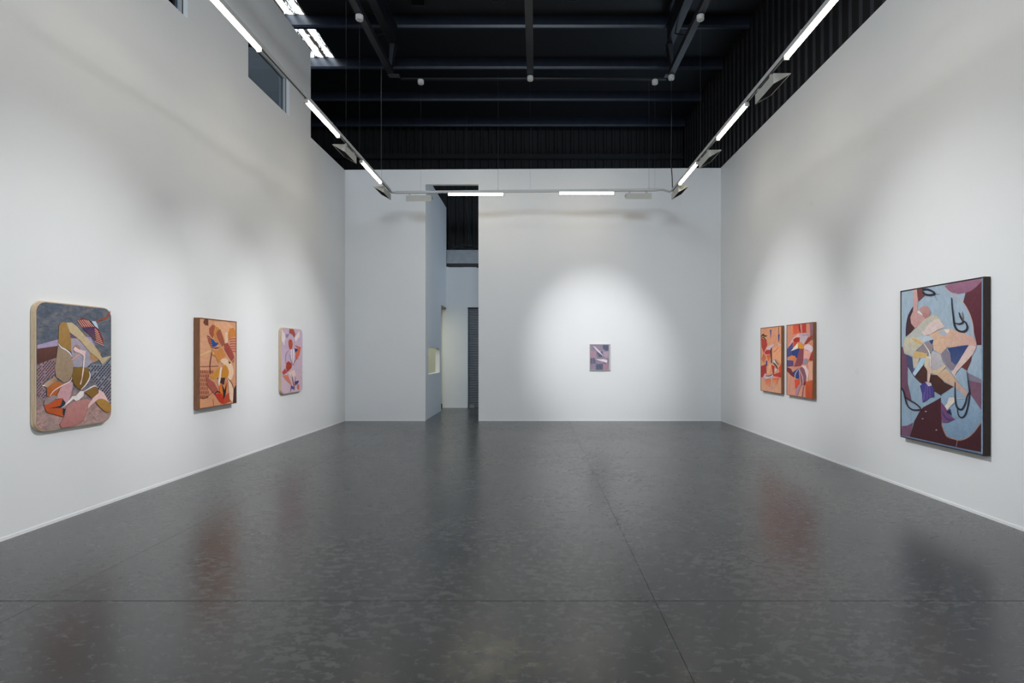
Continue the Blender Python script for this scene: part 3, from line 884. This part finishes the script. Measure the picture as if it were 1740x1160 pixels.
A.poly((206, 166, 108), T((190, 775), (300, 810), (325, 850), (290, 850), (230, 810)))
A.poly((148, 134, 138), T((330, 850), (400, 820), (455, 865), (440, 935), (390, 960), (260, 932)))
A.poly((204, 168, 112), T((245, 930), (390, 958), (375, 1008), (290, 1012), (212, 1000)))
A.poly((70, 74, 108), T((140, 970), (205, 1000), (215, 1090)) + b((235, 130), (215, 168)) + T((158, 1090)))
A.poly((190, 178, 160), T((215, 1005), (295, 1012), (265, 1110)) + b((225, 110)))
A.poly((172, 194, 208), T((315, 1010), (382, 1008), (340, 1090)) + b((240, 198), (215, 165)))
A.poly((212, 196, 168), T((375, 985), (430, 1000), (500, 1100), (570, 1060), (620, 1130)) + b((600, 90), (545, 150), (505, 188), (430, 160), (388, 140), (350, 62)), (200, 172, 140))
A.poly((188, 180, 180), T((440, 930), (540, 968), (570, 1050), (580, 1090), (500, 1150), (440, 1150), (400, 1090), (415, 1010)), (172, 164, 168))
A.poly((204, 172, 138), b((505, 190), (600, 105), (650, 150), (720, 240), (740, 270), (862, 390), (840, 440), (760, 370), (680, 310), (590, 265)), (178, 146, 142))
A.poly((206, 176, 160), b((388, 105), (437, 105), (408, 268), (385, 265)))
A.poly((58, 56, 122), b((300, 310), (330, 285), (370, 265), (430, 290), (460, 350), (465, 440), (420, 440), (355, 492), (330, 500), (325, 400)), (82, 60, 128))
for q in ((350, 470, 372, 300), (385, 470, 392, 310), (420, 440, 415, 320), (335, 490, 352, 380)):
    A.line((140, 124, 178), b((q[0], q[1]), (q[2], q[3])), 7)
A.poly((188, 176, 190), b((362, 262), (430, 275), (440, 305), (400, 315)))
A.poly((210, 198, 188), b((640, 445), (700, 440), (705, 500), (660, 540), (610, 602), (582, 550), (620, 510)))
A.line((196, 194, 192), b((700, 465), (835, 450)), 12)
A.poly((112, 70, 106), b((545, 495), (600, 560), (640, 640), (710, 695), (620, 735), (560, 735), (548, 650)))
A.line((60, 58, 118), b((555, 600), (610, 690), (690, 700)), 20)
A.poly((34, 40, 84), b((608, 612), (652, 575), (672, 655)))
DK = (38, 40, 50)
A.line(DK, T((668, 310), (675, 420), (690, 540), (700, 620), (730, 680), (790, 705), (840, 685), (850, 640), (825, 590), (800, 580)), 22)
A.line(DK, T((700, 600), (750, 615), (800, 595), (770, 530), (755, 480)), 18)
A.line((120, 88, 76), T((795, 470), (800, 540), (795, 580)), 9)
A.line(DK, T((330, 215), (390, 215), (450, 240), (470, 265), (420, 280), (360, 270), (335, 240)), 22, False)
A.line(DK, T((455, 266), (535, 272)), 9); A.line(DK, T((470, 280), (505, 350)), 6)
A.line(DK, b((712, 265), (710, 400), (720, 520), (745, 570), (790, 580), (830, 510), (850, 430), (875, 380)), 20)
A.line(DK, b((848, 140), (865, 280), (878, 400), (860, 540), (830, 640), (790, 675), (750, 650), (735, 560)), 17)
A.line((56, 36, 42), b((80, 325), (112, 375), (130, 450), (160, 540), (220, 585), (310, 580), (260, 520), (190, 480), (135, 445)), 16, False)
A.line((56, 36, 42), b((310, 580), (370, 588)), 7)
A.line((226, 216, 208), T((340, 830), (400, 920), (425, 1000), (430, 1110)), 14)
for q in ((372, 605), (335, 690), (495, 820)):
    A.poly((160, 140, 160), b((q[0] - 14, q[1]), (q[0], q[1] - 9), (q[0] + 16, q[1] + 2), (q[0], q[1] + 9)))
A.line((178, 170, 178), b((740, 940), (725, 1018)), 8)
A.poly((126, 146, 168), T((1023, 76), (1036, 72)) + b((1034, 1110), (1016, 1104)))
A.poly((98, 116, 142), b((75, 882), (1018, 1082), (1034, 1112), (75, 906)))
framed('abstract_painting', 'large blue and maroon figure painting in a dark brown box frame', XR, -1, D, Y0, Y1, Z0, Z1, M['walnut'],
       ground_mat('blue_ground', (0.36, 0.45, 0.54), (0.26, 0.36, 0.46), Z0, Z1, (1, 2, 0.6), 0.16), A)

# ---- dark rounded panel on the left wall
D = 0.050
Y0, Y1, Z0, Z1 = 4.857, 5.730, 0.884, 2.086
A = Art('x', XL + D, 45, 500, 8.9226, (Y0 + .014, Y1 - .014, Z0 + .014, Z1 - .014))
b = lambda *P: [(x, y + 1026) for x, y in P]
A.poly((98, 62, 54), T((142, 822), (470, 778), (460, 960), (300, 1010), (142, 1072)), (84, 50, 46))
A.poly((166, 150, 180), T((142, 768), (482, 680), (482, 778), (142, 824)))
hl = T((144, 1065), (460, 955), (430, 1100)) + b((420, 220), (300, 260), (235, 350), (300, 480), (250, 570), (155, 480))
A.poly((150, 126, 132), hl)
A.checks([(78, 54, 62), (96, 54, 62), (66, 62, 80)], hl, 44, 26, 0.35, 0.55, 0.9, 2)
hr = T((925, 1100), (960, 1050), (1140, 1065), (1298, 940)) + b((1304, 640), (1255, 640), (1180, 480), (1080, 390), (1020, 300), (960, 130))
A.poly((126, 132, 140), hr, (142, 130, 138))
A.checks([(38, 42, 62), (44, 52, 70), (52, 60, 80)], hr, 46, 28, 0.35, 0.6, 0.9, 3)
A.poly((168, 150, 162), T((650, 580), (760, 650), (900, 800), (970, 880), (1010, 1020), (900, 1110), (705, 1100), (690, 960), (670, 800)), (158, 154, 168))
A.poly((104, 84, 104), T((650, 575), (690, 590), (790, 665), (660, 665)))
A.poly((166, 126, 116), T((700, 800), (760, 765), (812, 800), (790, 850), (720, 885)), smooth=True)
A.poly((172, 126, 78), T((955, 880), (1040, 790), (1125, 890), (1085, 1000), (1010, 1032), (965, 980)), (176, 134, 98))
A.poly((166, 146, 188), T((885, 640), (970, 650), (1035, 780), (1000, 810)))
A.poly((118, 50, 52), T((765, 402), (850, 350), (950, 400), (1080, 500), (1160, 680), (1168, 785), (1050, 720), (1030, 600), (1020, 490), (930, 495), (840, 500)))
for k in range(7):
    A.line((232, 176, 158), T((775 + k * 30, 392 - k * 4 + (k > 3) * (k - 3) * 12), (848 + k * 34, 492)), 9, False)
for k in range(7):
    A.line((232, 176, 158), T((1030, 520 + k * 32), (1085 + k * 14, 570 + k * 34)), 9, False)
A.poly((72, 48, 92), T((838, 508), (1020, 488), (1036, 600), (1052, 712), (960, 620)), (110, 74, 76))
A.poly((34, 36, 52), T((945, 400), (985, 405), (1030, 470), (1010, 470)))
A.poly((186, 202, 218), T((978, 405), (1050, 408), (1088, 525), (1030, 478)))
A.line((156, 78, 50), T((1045, 425), (1100, 385), (1195, 368), (1238, 310), (1265, 255)), 26)
A.poly((196, 174, 138), T((596, 428), (680, 425), (760, 490), (900, 650), (1040, 800), (1140, 962), (1288, 928), (1142, 1062), (1090, 980), (960, 880), (800, 690), (650, 575)), (186, 164, 128))
A.poly((166, 130, 76), T((485, 480), (540, 415), (600, 430), (645, 560), (668, 700), (672, 862), (560, 815), (475, 745)), (156, 116, 62))
A.poly((162, 140, 118), T((470, 780), (560, 830), (670, 920), (685, 1000)) + b((705, 60), (690, 180), (640, 280), (560, 312), (440, 222), (418, 80)) + T((440, 1000)), (150, 126, 102))
A.line((224, 218, 220), T((470, 742), (520, 800), (590, 840), (650, 890), (680, 942)), 20)
A.poly((128, 98, 40), b((700, 130), (740, 82), (850, 72), (930, 110), (952, 180), (920, 300), (820, 410), (740, 370), (692, 270), (685, 180)), (112, 82, 34), True)
A.line((222, 216, 220), b((945, 140), (955, 220), (900, 330), (820, 416)), 18)
A.poly((226, 194, 192), T((700, 830), (728, 793), (790, 835), (888, 858), (880, 940), (862, 1150)) + b((845, 220), (818, 342), (800, 335), (828, 250)) + T((846, 1100), (856, 930), (800, 890), (720, 862)))
A.line((208, 156, 140), T((810, 895), (740, 950), (680, 992)), 30)
A.poly((178, 104, 50), b((300, 390), (440, 290), (562, 322), (500, 385), (450, 500), (300, 525)), (168, 88, 40))
A.poly((194, 164, 138), b((260, 322), (420, 218), (465, 270), (300, 385), (265, 370)), (150, 116, 92), ax=0)
A.poly((236, 232, 228), b((222, 350), (262, 342), (272, 360), (240, 366)))
A.poly((196, 150, 154), b((560, 330), (650, 290), (692, 310), (690, 385), (640, 560), (590, 650), (540, 545), (430, 562), (500, 400)))
A.line((228, 198, 196), b((680, 225), (650, 290), (520, 360), (400, 440), (345, 515)), 17)
A.poly((150, 130, 130), b((275, 562), (390, 500), (480, 520), (320, 640), (250, 648)))
A.poly((192, 76, 34), b((255, 652), (320, 640), (450, 570), (542, 545), (540, 640), (420, 690), (540, 705), (556, 830), (460, 805), (300, 762)), (178, 86, 40))
A.poly((44, 50, 62), b((540, 555), (582, 612), (570, 655), (520, 695), (320, 700), (430, 680), (505, 660)))
A.poly((44, 50, 62), b((540, 700), (592, 712), (575, 790), (555, 826), (535, 770)))
A.poly((182, 128, 122), b((592, 680), (700, 600), (900, 555), (962, 580), (920, 700), (850, 880), (720, 992), (520, 1030), (495, 940), (560, 830)), (170, 108, 106))
A.poly((224, 214, 212), b((500, 702), (560, 658), (640, 570), (680, 520), (740, 510), (800, 440), (860, 438), (960, 375), (1020, 348), (1078, 385), (1020, 368), (940, 410), (862, 450), (855, 510), (790, 570), (740, 590), (700, 560), (640, 612), (560, 672)))
A.poly((132, 98, 46), b((870, 462), (1020, 368), (1088, 420), (1060, 480), (980, 552), (930, 500)))
A.poly((224, 184, 180), b((1085, 415), (1160, 460), (1205, 545), (1255, 640), (1160, 570), (1060, 575), (970, 650), (920, 705), (930, 640), (1000, 540), (1080, 470)))
A.poly((168, 128, 62), b((1045, 592), (1110, 555), (1200, 582), (1266, 650), (1266, 742), (1200, 757), (1100, 680)), (160, 116, 56), True)
A.line((226, 186, 176), b((930, 700), (868, 880)), 10); A.line((220, 180, 170), b((955, 735), (1052, 852)), 9)
panel('rounded_panel_painting', 'rounded wooden panel painting with dark blue-grey ground and ochre limbs', XL, 1, D, Y0, Y1, Z0, Z1, 0.105,
      ground_mat('slate_ground', (0.105, 0.125, 0.165), (0.46, 0.27, 0.24), 0.80, 1.80, (1, 1, 1.8), 0.42, (0.27, 0.23, 0.22)), A)

# ---- salmon framed painting on the left wall
D = 0.080
Y0, Y1, Z0, Z1 = 7.170, 8.056, 0.864, 2.083
A = Art('x', XL + D - 0.0055, 310, 525, 6.2703, (Y0 + .011, Y1 - .011, Z0 + .011, Z1 - .011))
A.poly((108, 62, 48), T((235, 97), (275, 100), (276, 176), (245, 172), (220, 145)))
A.poly((226, 168, 130), T((330, 140), (470, 130), (540, 190), (490, 260), (440, 330), (380, 240)))
A.poly((166, 84, 60), T((285, 205), (318, 165), (350, 180), (340, 262), (322, 312), (286, 262)))
A.poly((206, 136, 72), T((348, 180), (392, 202), (360, 260), (380, 340), (408, 405), (342, 332), (332, 250)))
A.poly((164, 88, 64), T((375, 222), (402, 213), (432, 290), (452, 372), (422, 402), (372, 312), (357, 262)))
A.poly((234, 196, 170), T((455, 240), (482, 258), (482, 352), (450, 362)))
A.poly((202, 128, 58), T((500, 210), (540, 198), (576, 240), (576, 292), (520, 302), (490, 342), (485, 250)))
for k in range(6):
    A.line((186, 92, 82), T((505 - k * 2, 322 + k * 26), (545, 314 + k * 27), (577, 322 + k * 27)), 13, False)
A.poly((160, 74, 64), T((440, 372), (482, 360), (530, 450), (556, 520), (542, 572), (500, 522), (450, 440)))
A.poly((136, 66, 52), T((260, 275), (300, 300), (312, 360), (322, 410), (408, 402), (360, 424), (308, 412), (278, 350)))
for k in range(5):
    A.line((214, 140, 104), T((262 + k * 8, 300 + k * 24), (300 + k * 8, 312 + k * 22)), 6, False)
A.poly((34, 76, 150), T((300, 308), (330, 330), (350, 356), (384, 362), (360, 392), (320, 406), (310, 360)))
A.poly((208, 134, 70), T((410, 410), (440, 450), (462, 492), (420, 540), (380, 577), (355, 510), (310, 482), (320, 440), (380, 440)))
A.line((222, 178, 128), T((186, 492), (250, 466), (300, 447), (335, 482)), 22)
A.poly((232, 196, 166), T((400, 550), (450, 524), (510, 570), (542, 650), (522, 742), (470, 742), (440, 600)), smooth=True)
A.checks([(150, 78, 62), (160, 88, 70)], T((186, 612), (375, 606), (300, 690), (250, 720), (270, 830), (300, 900), (240, 935), (186, 938)), 18, 44, 0.1, 0.55, 1.0, 5)
A.line((140, 74, 58), T((186, 612), (380, 606)), 6, False)
A.poly((206, 140, 54), T((320, 680), (402, 610), (396, 722), (320, 747), (288, 720)))
A.poly((202, 132, 46), T((430, 610), (465, 603), (492, 670), (470, 732), (414, 722)), smooth=True)
A.poly((70, 38, 38), T((368, 735), (452, 730), (440, 805), (400, 782)))
A.poly((236, 208, 192), T((400, 620), (421, 620), (402, 760), (385, 825), (374, 780)))
A.poly((164, 84, 74), T((248, 718), (332, 780), (384, 870), (340, 912), (268, 822)))
A.poly((192, 52, 32), T((343, 905), (402, 888), (442, 960), (430, 1012), (388, 980)))
A.poly((184, 70, 44), T((440, 930), (492, 888), (508, 980), (438, 1022)))
A.line((52, 36, 38), T((340, 905), (365, 880), (402, 886)), 12)
A.poly((220, 114, 38), T((384, 822), (416, 798), (432, 922), (400, 892)))
A.poly((224, 124, 50), T((462, 770), (480, 800), (462, 900), (448, 880)))
A.poly((40, 32, 36), T((415, 790), (430, 900), (435, 968), (457, 900), (470, 780), (445, 862)))
A.poly((234, 194, 166), T((478, 740), (522, 790), (546, 880), (530, 1006), (500, 960), (490, 860)))
A.poly((72, 42, 42), T((540, 860), (579, 800), (579, 1010), (534, 1014)))
A.line((104, 56, 38), T((315, 430), (300, 520), (290, 600), (295, 700)), 8)
A.line((112, 60, 42), T((186, 942), (240, 946), (320, 880)), 8)
A.line((58, 34, 34), T((475, 730), (520, 790), (540, 850)), 8)
A.line((170, 92, 66), T((325, 950), (328, 1030)), 10)
A.poly((60, 36, 40), T((484, 548), (512, 572), (494, 584)))
A.line((236, 206, 188), T((556, 512), (505, 585)), 8)
framed('framed_painting', 'salmon coloured figure painting in a reddish brown box frame', XL, 1, D, Y0, Y1, Z0, Z1, M['brown_wood'],
       ground_mat('salmon_ground', (0.70, 0.35, 0.20), (0.68, 0.31, 0.165), Z0, Z1, (1, 0.5, 2.0), 0.12), A)

# ---- lilac rounded panel on the left wall
D = 0.050
Y0, Y1, Z0, Z1 = 9.530, 10.400, 0.878, 2.072
A = Art('x', XL + D, 460, 545, 8.2857, (Y0 + .014, Y1 - .014, Z0 + .014, Z1 - .014))
A.poly((226, 208, 206), T((158, 115), (210, 200), (190, 345), (152, 275)))
A.poly((228, 210, 210), T((402, 138), (402, 222), (350, 292), (333, 242)))
A.poly((150, 130, 158), T((205, 190), (265, 180), (235, 240), (210, 235)))
A.poly((166, 80, 68), T((263, 98), (322, 104), (347, 190), (330, 238), (300, 190), (258, 172)))
A.poly((182, 80, 58), T((248, 292), (280, 258), (306, 300), (302, 382), (264, 396)), smooth=True)
A.poly((204, 106, 78), T((328, 338), (428, 370), (402, 480), (370, 552), (344, 520), (352, 440), (385, 400)))
A.poly((44, 50, 108), T((333, 384), (386, 400), (345, 452)))
A.poly((232, 208, 220), T((285, 400), (335, 395), (322, 602), (300, 622), (280, 520)))
A.line((84, 44, 64), T((303, 390), (305, 622)), 11)
A.line((66, 56, 108), T((268, 480), (300, 602)), 14)
A.line((112, 32, 44), T((358, 528), (308, 625)), 18)
A.line((88, 78, 130), T((255, 410), (212, 480), (206, 600)), 6)
A.poly((166, 58, 42), T((218, 590), (250, 568), (296, 600), (292, 662), (230, 722), (213, 660)))
A.poly((176, 74, 62), T((158, 722), (200, 668), (232, 722), (180, 762)))
A.poly((208, 122, 98), T((163, 770), (240, 758), (302, 922), (210, 832)))
A.poly((226, 198, 188), T((238, 730), (332, 688), (352, 760), (300, 802)))
A.line((128, 36, 46), T((300, 780), (325, 912)), 15); A.line((128, 36, 46), T((350, 790), (330, 922)), 15)
A.line((60, 50, 80), T((290, 750), (318, 900)), 7)
A.poly((92, 72, 130), T((282, 908), (332, 928), (332, 972), (290, 950), (274, 1018)))
A.poly((78, 62, 104), T((340, 850), (397, 838), (387, 872), (345, 912)))
A.poly((204, 112, 94), T((374, 890), (402, 900), (396, 972), (368, 952)))
panel('rounded_panel_painting', 'rounded wooden panel painting with pale lilac ground and red petals', XL, 1, D, Y0, Y1, Z0, Z1, 0.10,
      ground_mat('lilac_ground', (0.60, 0.44, 0.56), (0.64, 0.46, 0.54), Z0, Z1, (1, 1, 0.8), 0.16), A)

# ---- the orange pair on the right wall
D = 0.055
ZP0, ZP1 = 0.887, 2.10
Y0, Y1 = 9.548, 10.437
A = Art('x', XR - D + 0.0055, 1285, 545, 8.5926, (Y0 + .011, Y1 - .011, ZP0 + .011, ZP1 - .011))
A.poly((232, 158, 116), T((235, 400), (365, 340), (365, 620), (300, 560), (240, 560)))
A.poly((176, 54, 48), T((72, 245), (150, 288), (163, 350), (110, 465), (80, 380)))
A.line((56, 42, 34), T((70, 232), (100, 200), (122, 222), (162, 215)), 24); A.line((70, 56, 44), T((80, 240), (110, 245), (150, 290)), 18)
A.poly((58, 70, 134), T((200, 128), (224, 128), (213, 270)))
A.line((90, 62, 46), T((330, 95), (328, 190)), 18)
A.poly((46, 64, 142), T((318, 200), (342, 190), (336, 290), (326, 315)))
A.poly((208, 178, 188), T((148, 395), (200, 355), (250, 335), (262, 352), (215, 415), (160, 425)))
A.poly((208, 180, 184), T((325, 330), (368, 345), (366, 362), (330, 352)))
A.line((150, 90, 60), T((320, 380), (290, 430), (248, 462)), 7)
A.poly((184, 50, 42), T((116, 450), (160, 425), (222, 425), (212, 490), (118, 488)))
A.line((225, 180, 180), T((160, 395), (118, 470), (150, 495), (210, 485)), 7)
A.poly((190, 84, 54), T((75, 560), (110, 470), (145, 540), (110, 620)), (206, 118, 80))
A.poly((220, 98, 48), T((150, 500), (216, 490), (182, 592)))
A.line((54, 50, 62), T((226, 388), (218, 450), (224, 602)), 20)
A.poly((48, 62, 124), T((143, 580), (162, 580), (162, 662), (143, 652)))
A.poly((48, 62, 124), T((215, 560), (236, 590), (228, 622), (213, 602)))
A.poly((166, 48, 48), T((64, 662), (146, 630), (152, 782), (120, 815), (64, 822)))
A.poly((186, 50, 42), T((222, 640), (272, 660), (258, 780), (370, 738), (370, 828), (250, 802)))
A.poly((222, 66, 34), T((328, 692), (370, 618), (370, 742), (338, 742)))
A.poly((238, 164, 120), T((150, 780), (205, 600), (226, 640), (202, 770)))
A.poly((200, 190, 184), T((235, 602), (275, 548), (322, 650), (260, 612)))
A.line((60, 52, 44), T((245, 608), (280, 640), (315, 702)), 20); A.line((70, 70, 56), T((275, 560), (300, 610), (335, 640)), 14)
A.poly((206, 190, 186), T((270, 690), (310, 700), (300, 735), (272, 750)))
A.poly((204, 178, 186), T((105, 815), (135, 760), (160, 800), (245, 775), (255, 810), (150, 855)))
A.line((56, 48, 46), T((135, 802), (200, 802), (242, 775)), 14)
A.poly((214, 104, 66), T((130, 850), (212, 850), (200, 962), (140, 925)), (226, 146, 106))
A.poly((220, 94, 60), T((240, 838), (335, 830), (300, 925), (250, 925)), (228, 150, 110))
A.line((210, 176, 182), T((122, 820), (106, 905)), 12); A.line((210, 176, 184), T((242, 810), (213, 1002)), 18); A.line((214, 190, 186), T((212, 1000), (276, 950)), 13)
framed('framed_painting', 'orange and red canvas with small dark birds, one of a brown framed pair', XR, -1, D, Y0, Y1, ZP0, ZP1, M['brown_wood'],
       ground_mat('orange_ground', (0.74, 0.32, 0.17), (0.74, 0.36, 0.22), ZP0, ZP1, (1, 1, 0.7), 0.16), A)

Y0, Y1 = 8.450, 9.353
A = Art('x', XR - D + 0.0055, 1332, 540, 8.0, (Y0 + .011, Y1 - .011, ZP0 + .011, ZP1 - .011))
A.poly((206, 76, 54), T((122, 80), (216, 70), (216, 200), (122, 225)), (216, 96, 66))
A.poly((230, 130, 80), T((100, 84), (126, 80), (126, 220), (104, 230)))
A.poly((186, 54, 48), T((244, 68), (302, 62), (302, 200), (250, 202)))
A.poly((152, 104, 114), T((350, 58), (398, 53), (398, 300), (362, 300)), (140, 84, 92))
A.line((130, 38, 34), T((212, 72), (212, 140), (226, 200)), 20)
A.poly((226, 170, 158), T((60, 400), (110, 290), (200, 205), (225, 260), (130, 320)))
A.poly((188, 158, 170), T((222, 212), (352, 204), (335, 250), (272, 355), (214, 322)), (206, 182, 186))
A.line((120, 104, 124), T((250, 235), (340, 228)), 16)
A.poly((166, 44, 38), T((125, 295), (165, 265), (216, 262), (214, 322), (140, 332)))
A.poly((150, 58, 36), T((276, 358), (330, 268), (402, 232), (370, 300), (312, 352)))
A.poly((212, 70, 54), T((128, 328), (190, 330), (150, 400), (128, 400)))
A.poly((72, 74, 126), T((44, 425), (120, 328), (126, 420), (110, 505), (44, 535)))
A.poly((36, 58, 122), T((110, 452), (214, 408), (214, 500), (180, 548), (110, 502)))
A.poly((238, 222, 206), T((94, 452), (190, 338), (192, 412), (140, 432)))
A.poly((222, 146, 36), T((190, 345), (226, 328), (250, 360), (268, 400), (262, 432), (195, 406)))
A.poly((132, 70, 84), T((214, 420), (268, 420), (264, 600), (232, 652), (138, 662), (180, 550)), (146, 66, 72))
A.poly((90, 68, 116), T((44, 572), (130, 580), (132, 652), (44, 662)))
A.poly((228, 130, 68), T((48, 542), (120, 510), (158, 518), (142, 602), (120, 562)))
A.poly((116, 40, 44), T((44, 668), (100, 690), (152, 812), (110, 790), (44, 722)))
A.poly((40, 62, 126), T((118, 740), (202, 680), (212, 824), (168, 824)))
A.poly((222, 196, 200), T((278, 388), (330, 355), (398, 402), (376, 472), (330, 440), (285, 422)), smooth=True)
A.poly((230, 164, 148), T((278, 430), (372, 468), (345, 562), (268, 552)))
A.poly((166, 50, 38), T((345, 575), (396, 435), (396, 582)))
A.poly((150, 140, 158), T((258, 585), (310, 540), (335, 602), (270, 634)))
A.poly((228, 164, 138), T((335, 600), (395, 590), (394, 842), (335, 842)))
A.poly((136, 84, 100), T((218, 680), (270, 655), (312, 760), (282, 900), (240, 925), (224, 780)))
A.poly((230, 202, 196), T((236, 645), (300, 648), (337, 720), (322, 945), (312, 800), (285, 700)))
A.poly((200, 86, 42), T((298, 870), (394, 848), (392, 1104), (296, 1085)), (190, 74, 36))
A.poly((214, 74, 42), T((150, 842), (218, 828), (212, 922), (158, 965)))
A.poly((118, 40, 34), T((262, 900), (305, 850), (285, 920)))
A.line((176, 132, 148), T((222, 905), (190, 980), (168, 1065)), 42); A.line((170, 110, 120), T((270, 920), (250, 1075)), 26)
A.line((236, 208, 196), T((206, 688), (160, 760), (155, 825)), 7); A.line((236, 208, 196), T((208, 688), (260, 810), (262, 935)), 7)
framed('framed_painting', 'orange and red canvas with blue patches and white limbs, one of a brown framed pair', XR, -1, D, Y0, Y1, ZP0, ZP1, M['brown_wood'],
       ground_mat('coral_ground', (0.68, 0.27, 0.18), (0.70, 0.30, 0.20), ZP0, ZP1, (1, 1.6, 0.5), 0.16), A)

# ---- small framed picture on the back wall
D = 0.035
X0, X1, Z0, Z1 = 1.259, 1.750, 1.205, 1.833
A = Art('y', YB - D + 0.009, 985, 570, 15.467, (X0 + .016, X1 - .034, Z0 + .014, Z1 - .02))
A.poly((166, 134, 148), T((280, 400), (430, 420), (430, 582), (285, 577)))
A.poly((86, 92, 118), T((603, 250), (760, 250), (757, 385), (680, 402), (610, 342)))
A.poly((170, 150, 165), T((620, 420), (755, 420), (740, 570), (640, 560)))
A.poly((94, 94, 118), T((438, 420), (602, 420), (592, 572), (500, 562)))
A.poly((112, 106, 128), T((275, 592), (400, 590), (432, 742), (275, 745)))
A.poly((88, 96, 118), T((433, 745), (605, 745), (605, 906), (433, 906)))
A.poly((160, 124, 140), T((610, 745), (758, 745), (758, 906), (610, 906)))
for q in ((300, 600, 300, 730), (370, 600, 390, 700), (440, 770, 450, 880), (520, 760, 560, 890), (600, 750, 600, 900), (745, 590, 752, 740), (480, 480, 520, 560)):
    A.line((60, 62, 82), T((q[0], q[1]), (q[2], q[3])), 16)
A.poly((214, 202, 212), T((350, 270), (402, 290), (530, 410), (627, 545), (600, 522), (470, 420)))
A.poly((222, 206, 210), T((402, 605), (520, 620), (640, 618), (728, 650), (716, 718), (640, 692), (500, 652)))
A.line((62, 62, 76), T((620, 700), (695, 738)), 24)
t = thing('small_framed_picture', 'small grey-lilac abstract picture in a thin pale frame on the end wall', 'painting', ((X0 + X1) / 2, YB, Z0))
mb = MB()
for q in ((X0, X0 + 0.014, Z0, Z1), (X1 - 0.014, X1, Z0, Z1), (X0 + .014, X1 - .014, Z0, Z0 + 0.012), (X0 + .014, X1 - .014, Z1 - 0.016, Z1)):
    mb.box(q[0], q[1], YB - D, YB - 0.003, q[2], q[3])
mb.build('frame', M['white_frame'], t)
MB().box(X1 - 0.034, X1 - 0.014, YB - D + 0.008, YB - 0.004, Z0 + .012, Z1 - .016).build('mount_strip', M['white_frame'], t)
MB().box(X0 + 0.014, X1 - 0.034, YB - D + 0.010, YB - 0.004, Z0 + 0.012, Z1 - 0.016).build('canvas', ground_mat('mauve_ground', (0.30, 0.24, 0.31), (0.28, 0.23, 0.30), Z0, Z1, (1, 1, 1), 0.35), t)
A.mb.build('painted_figures', M['paint'], t, recalc=False)
finish(t)
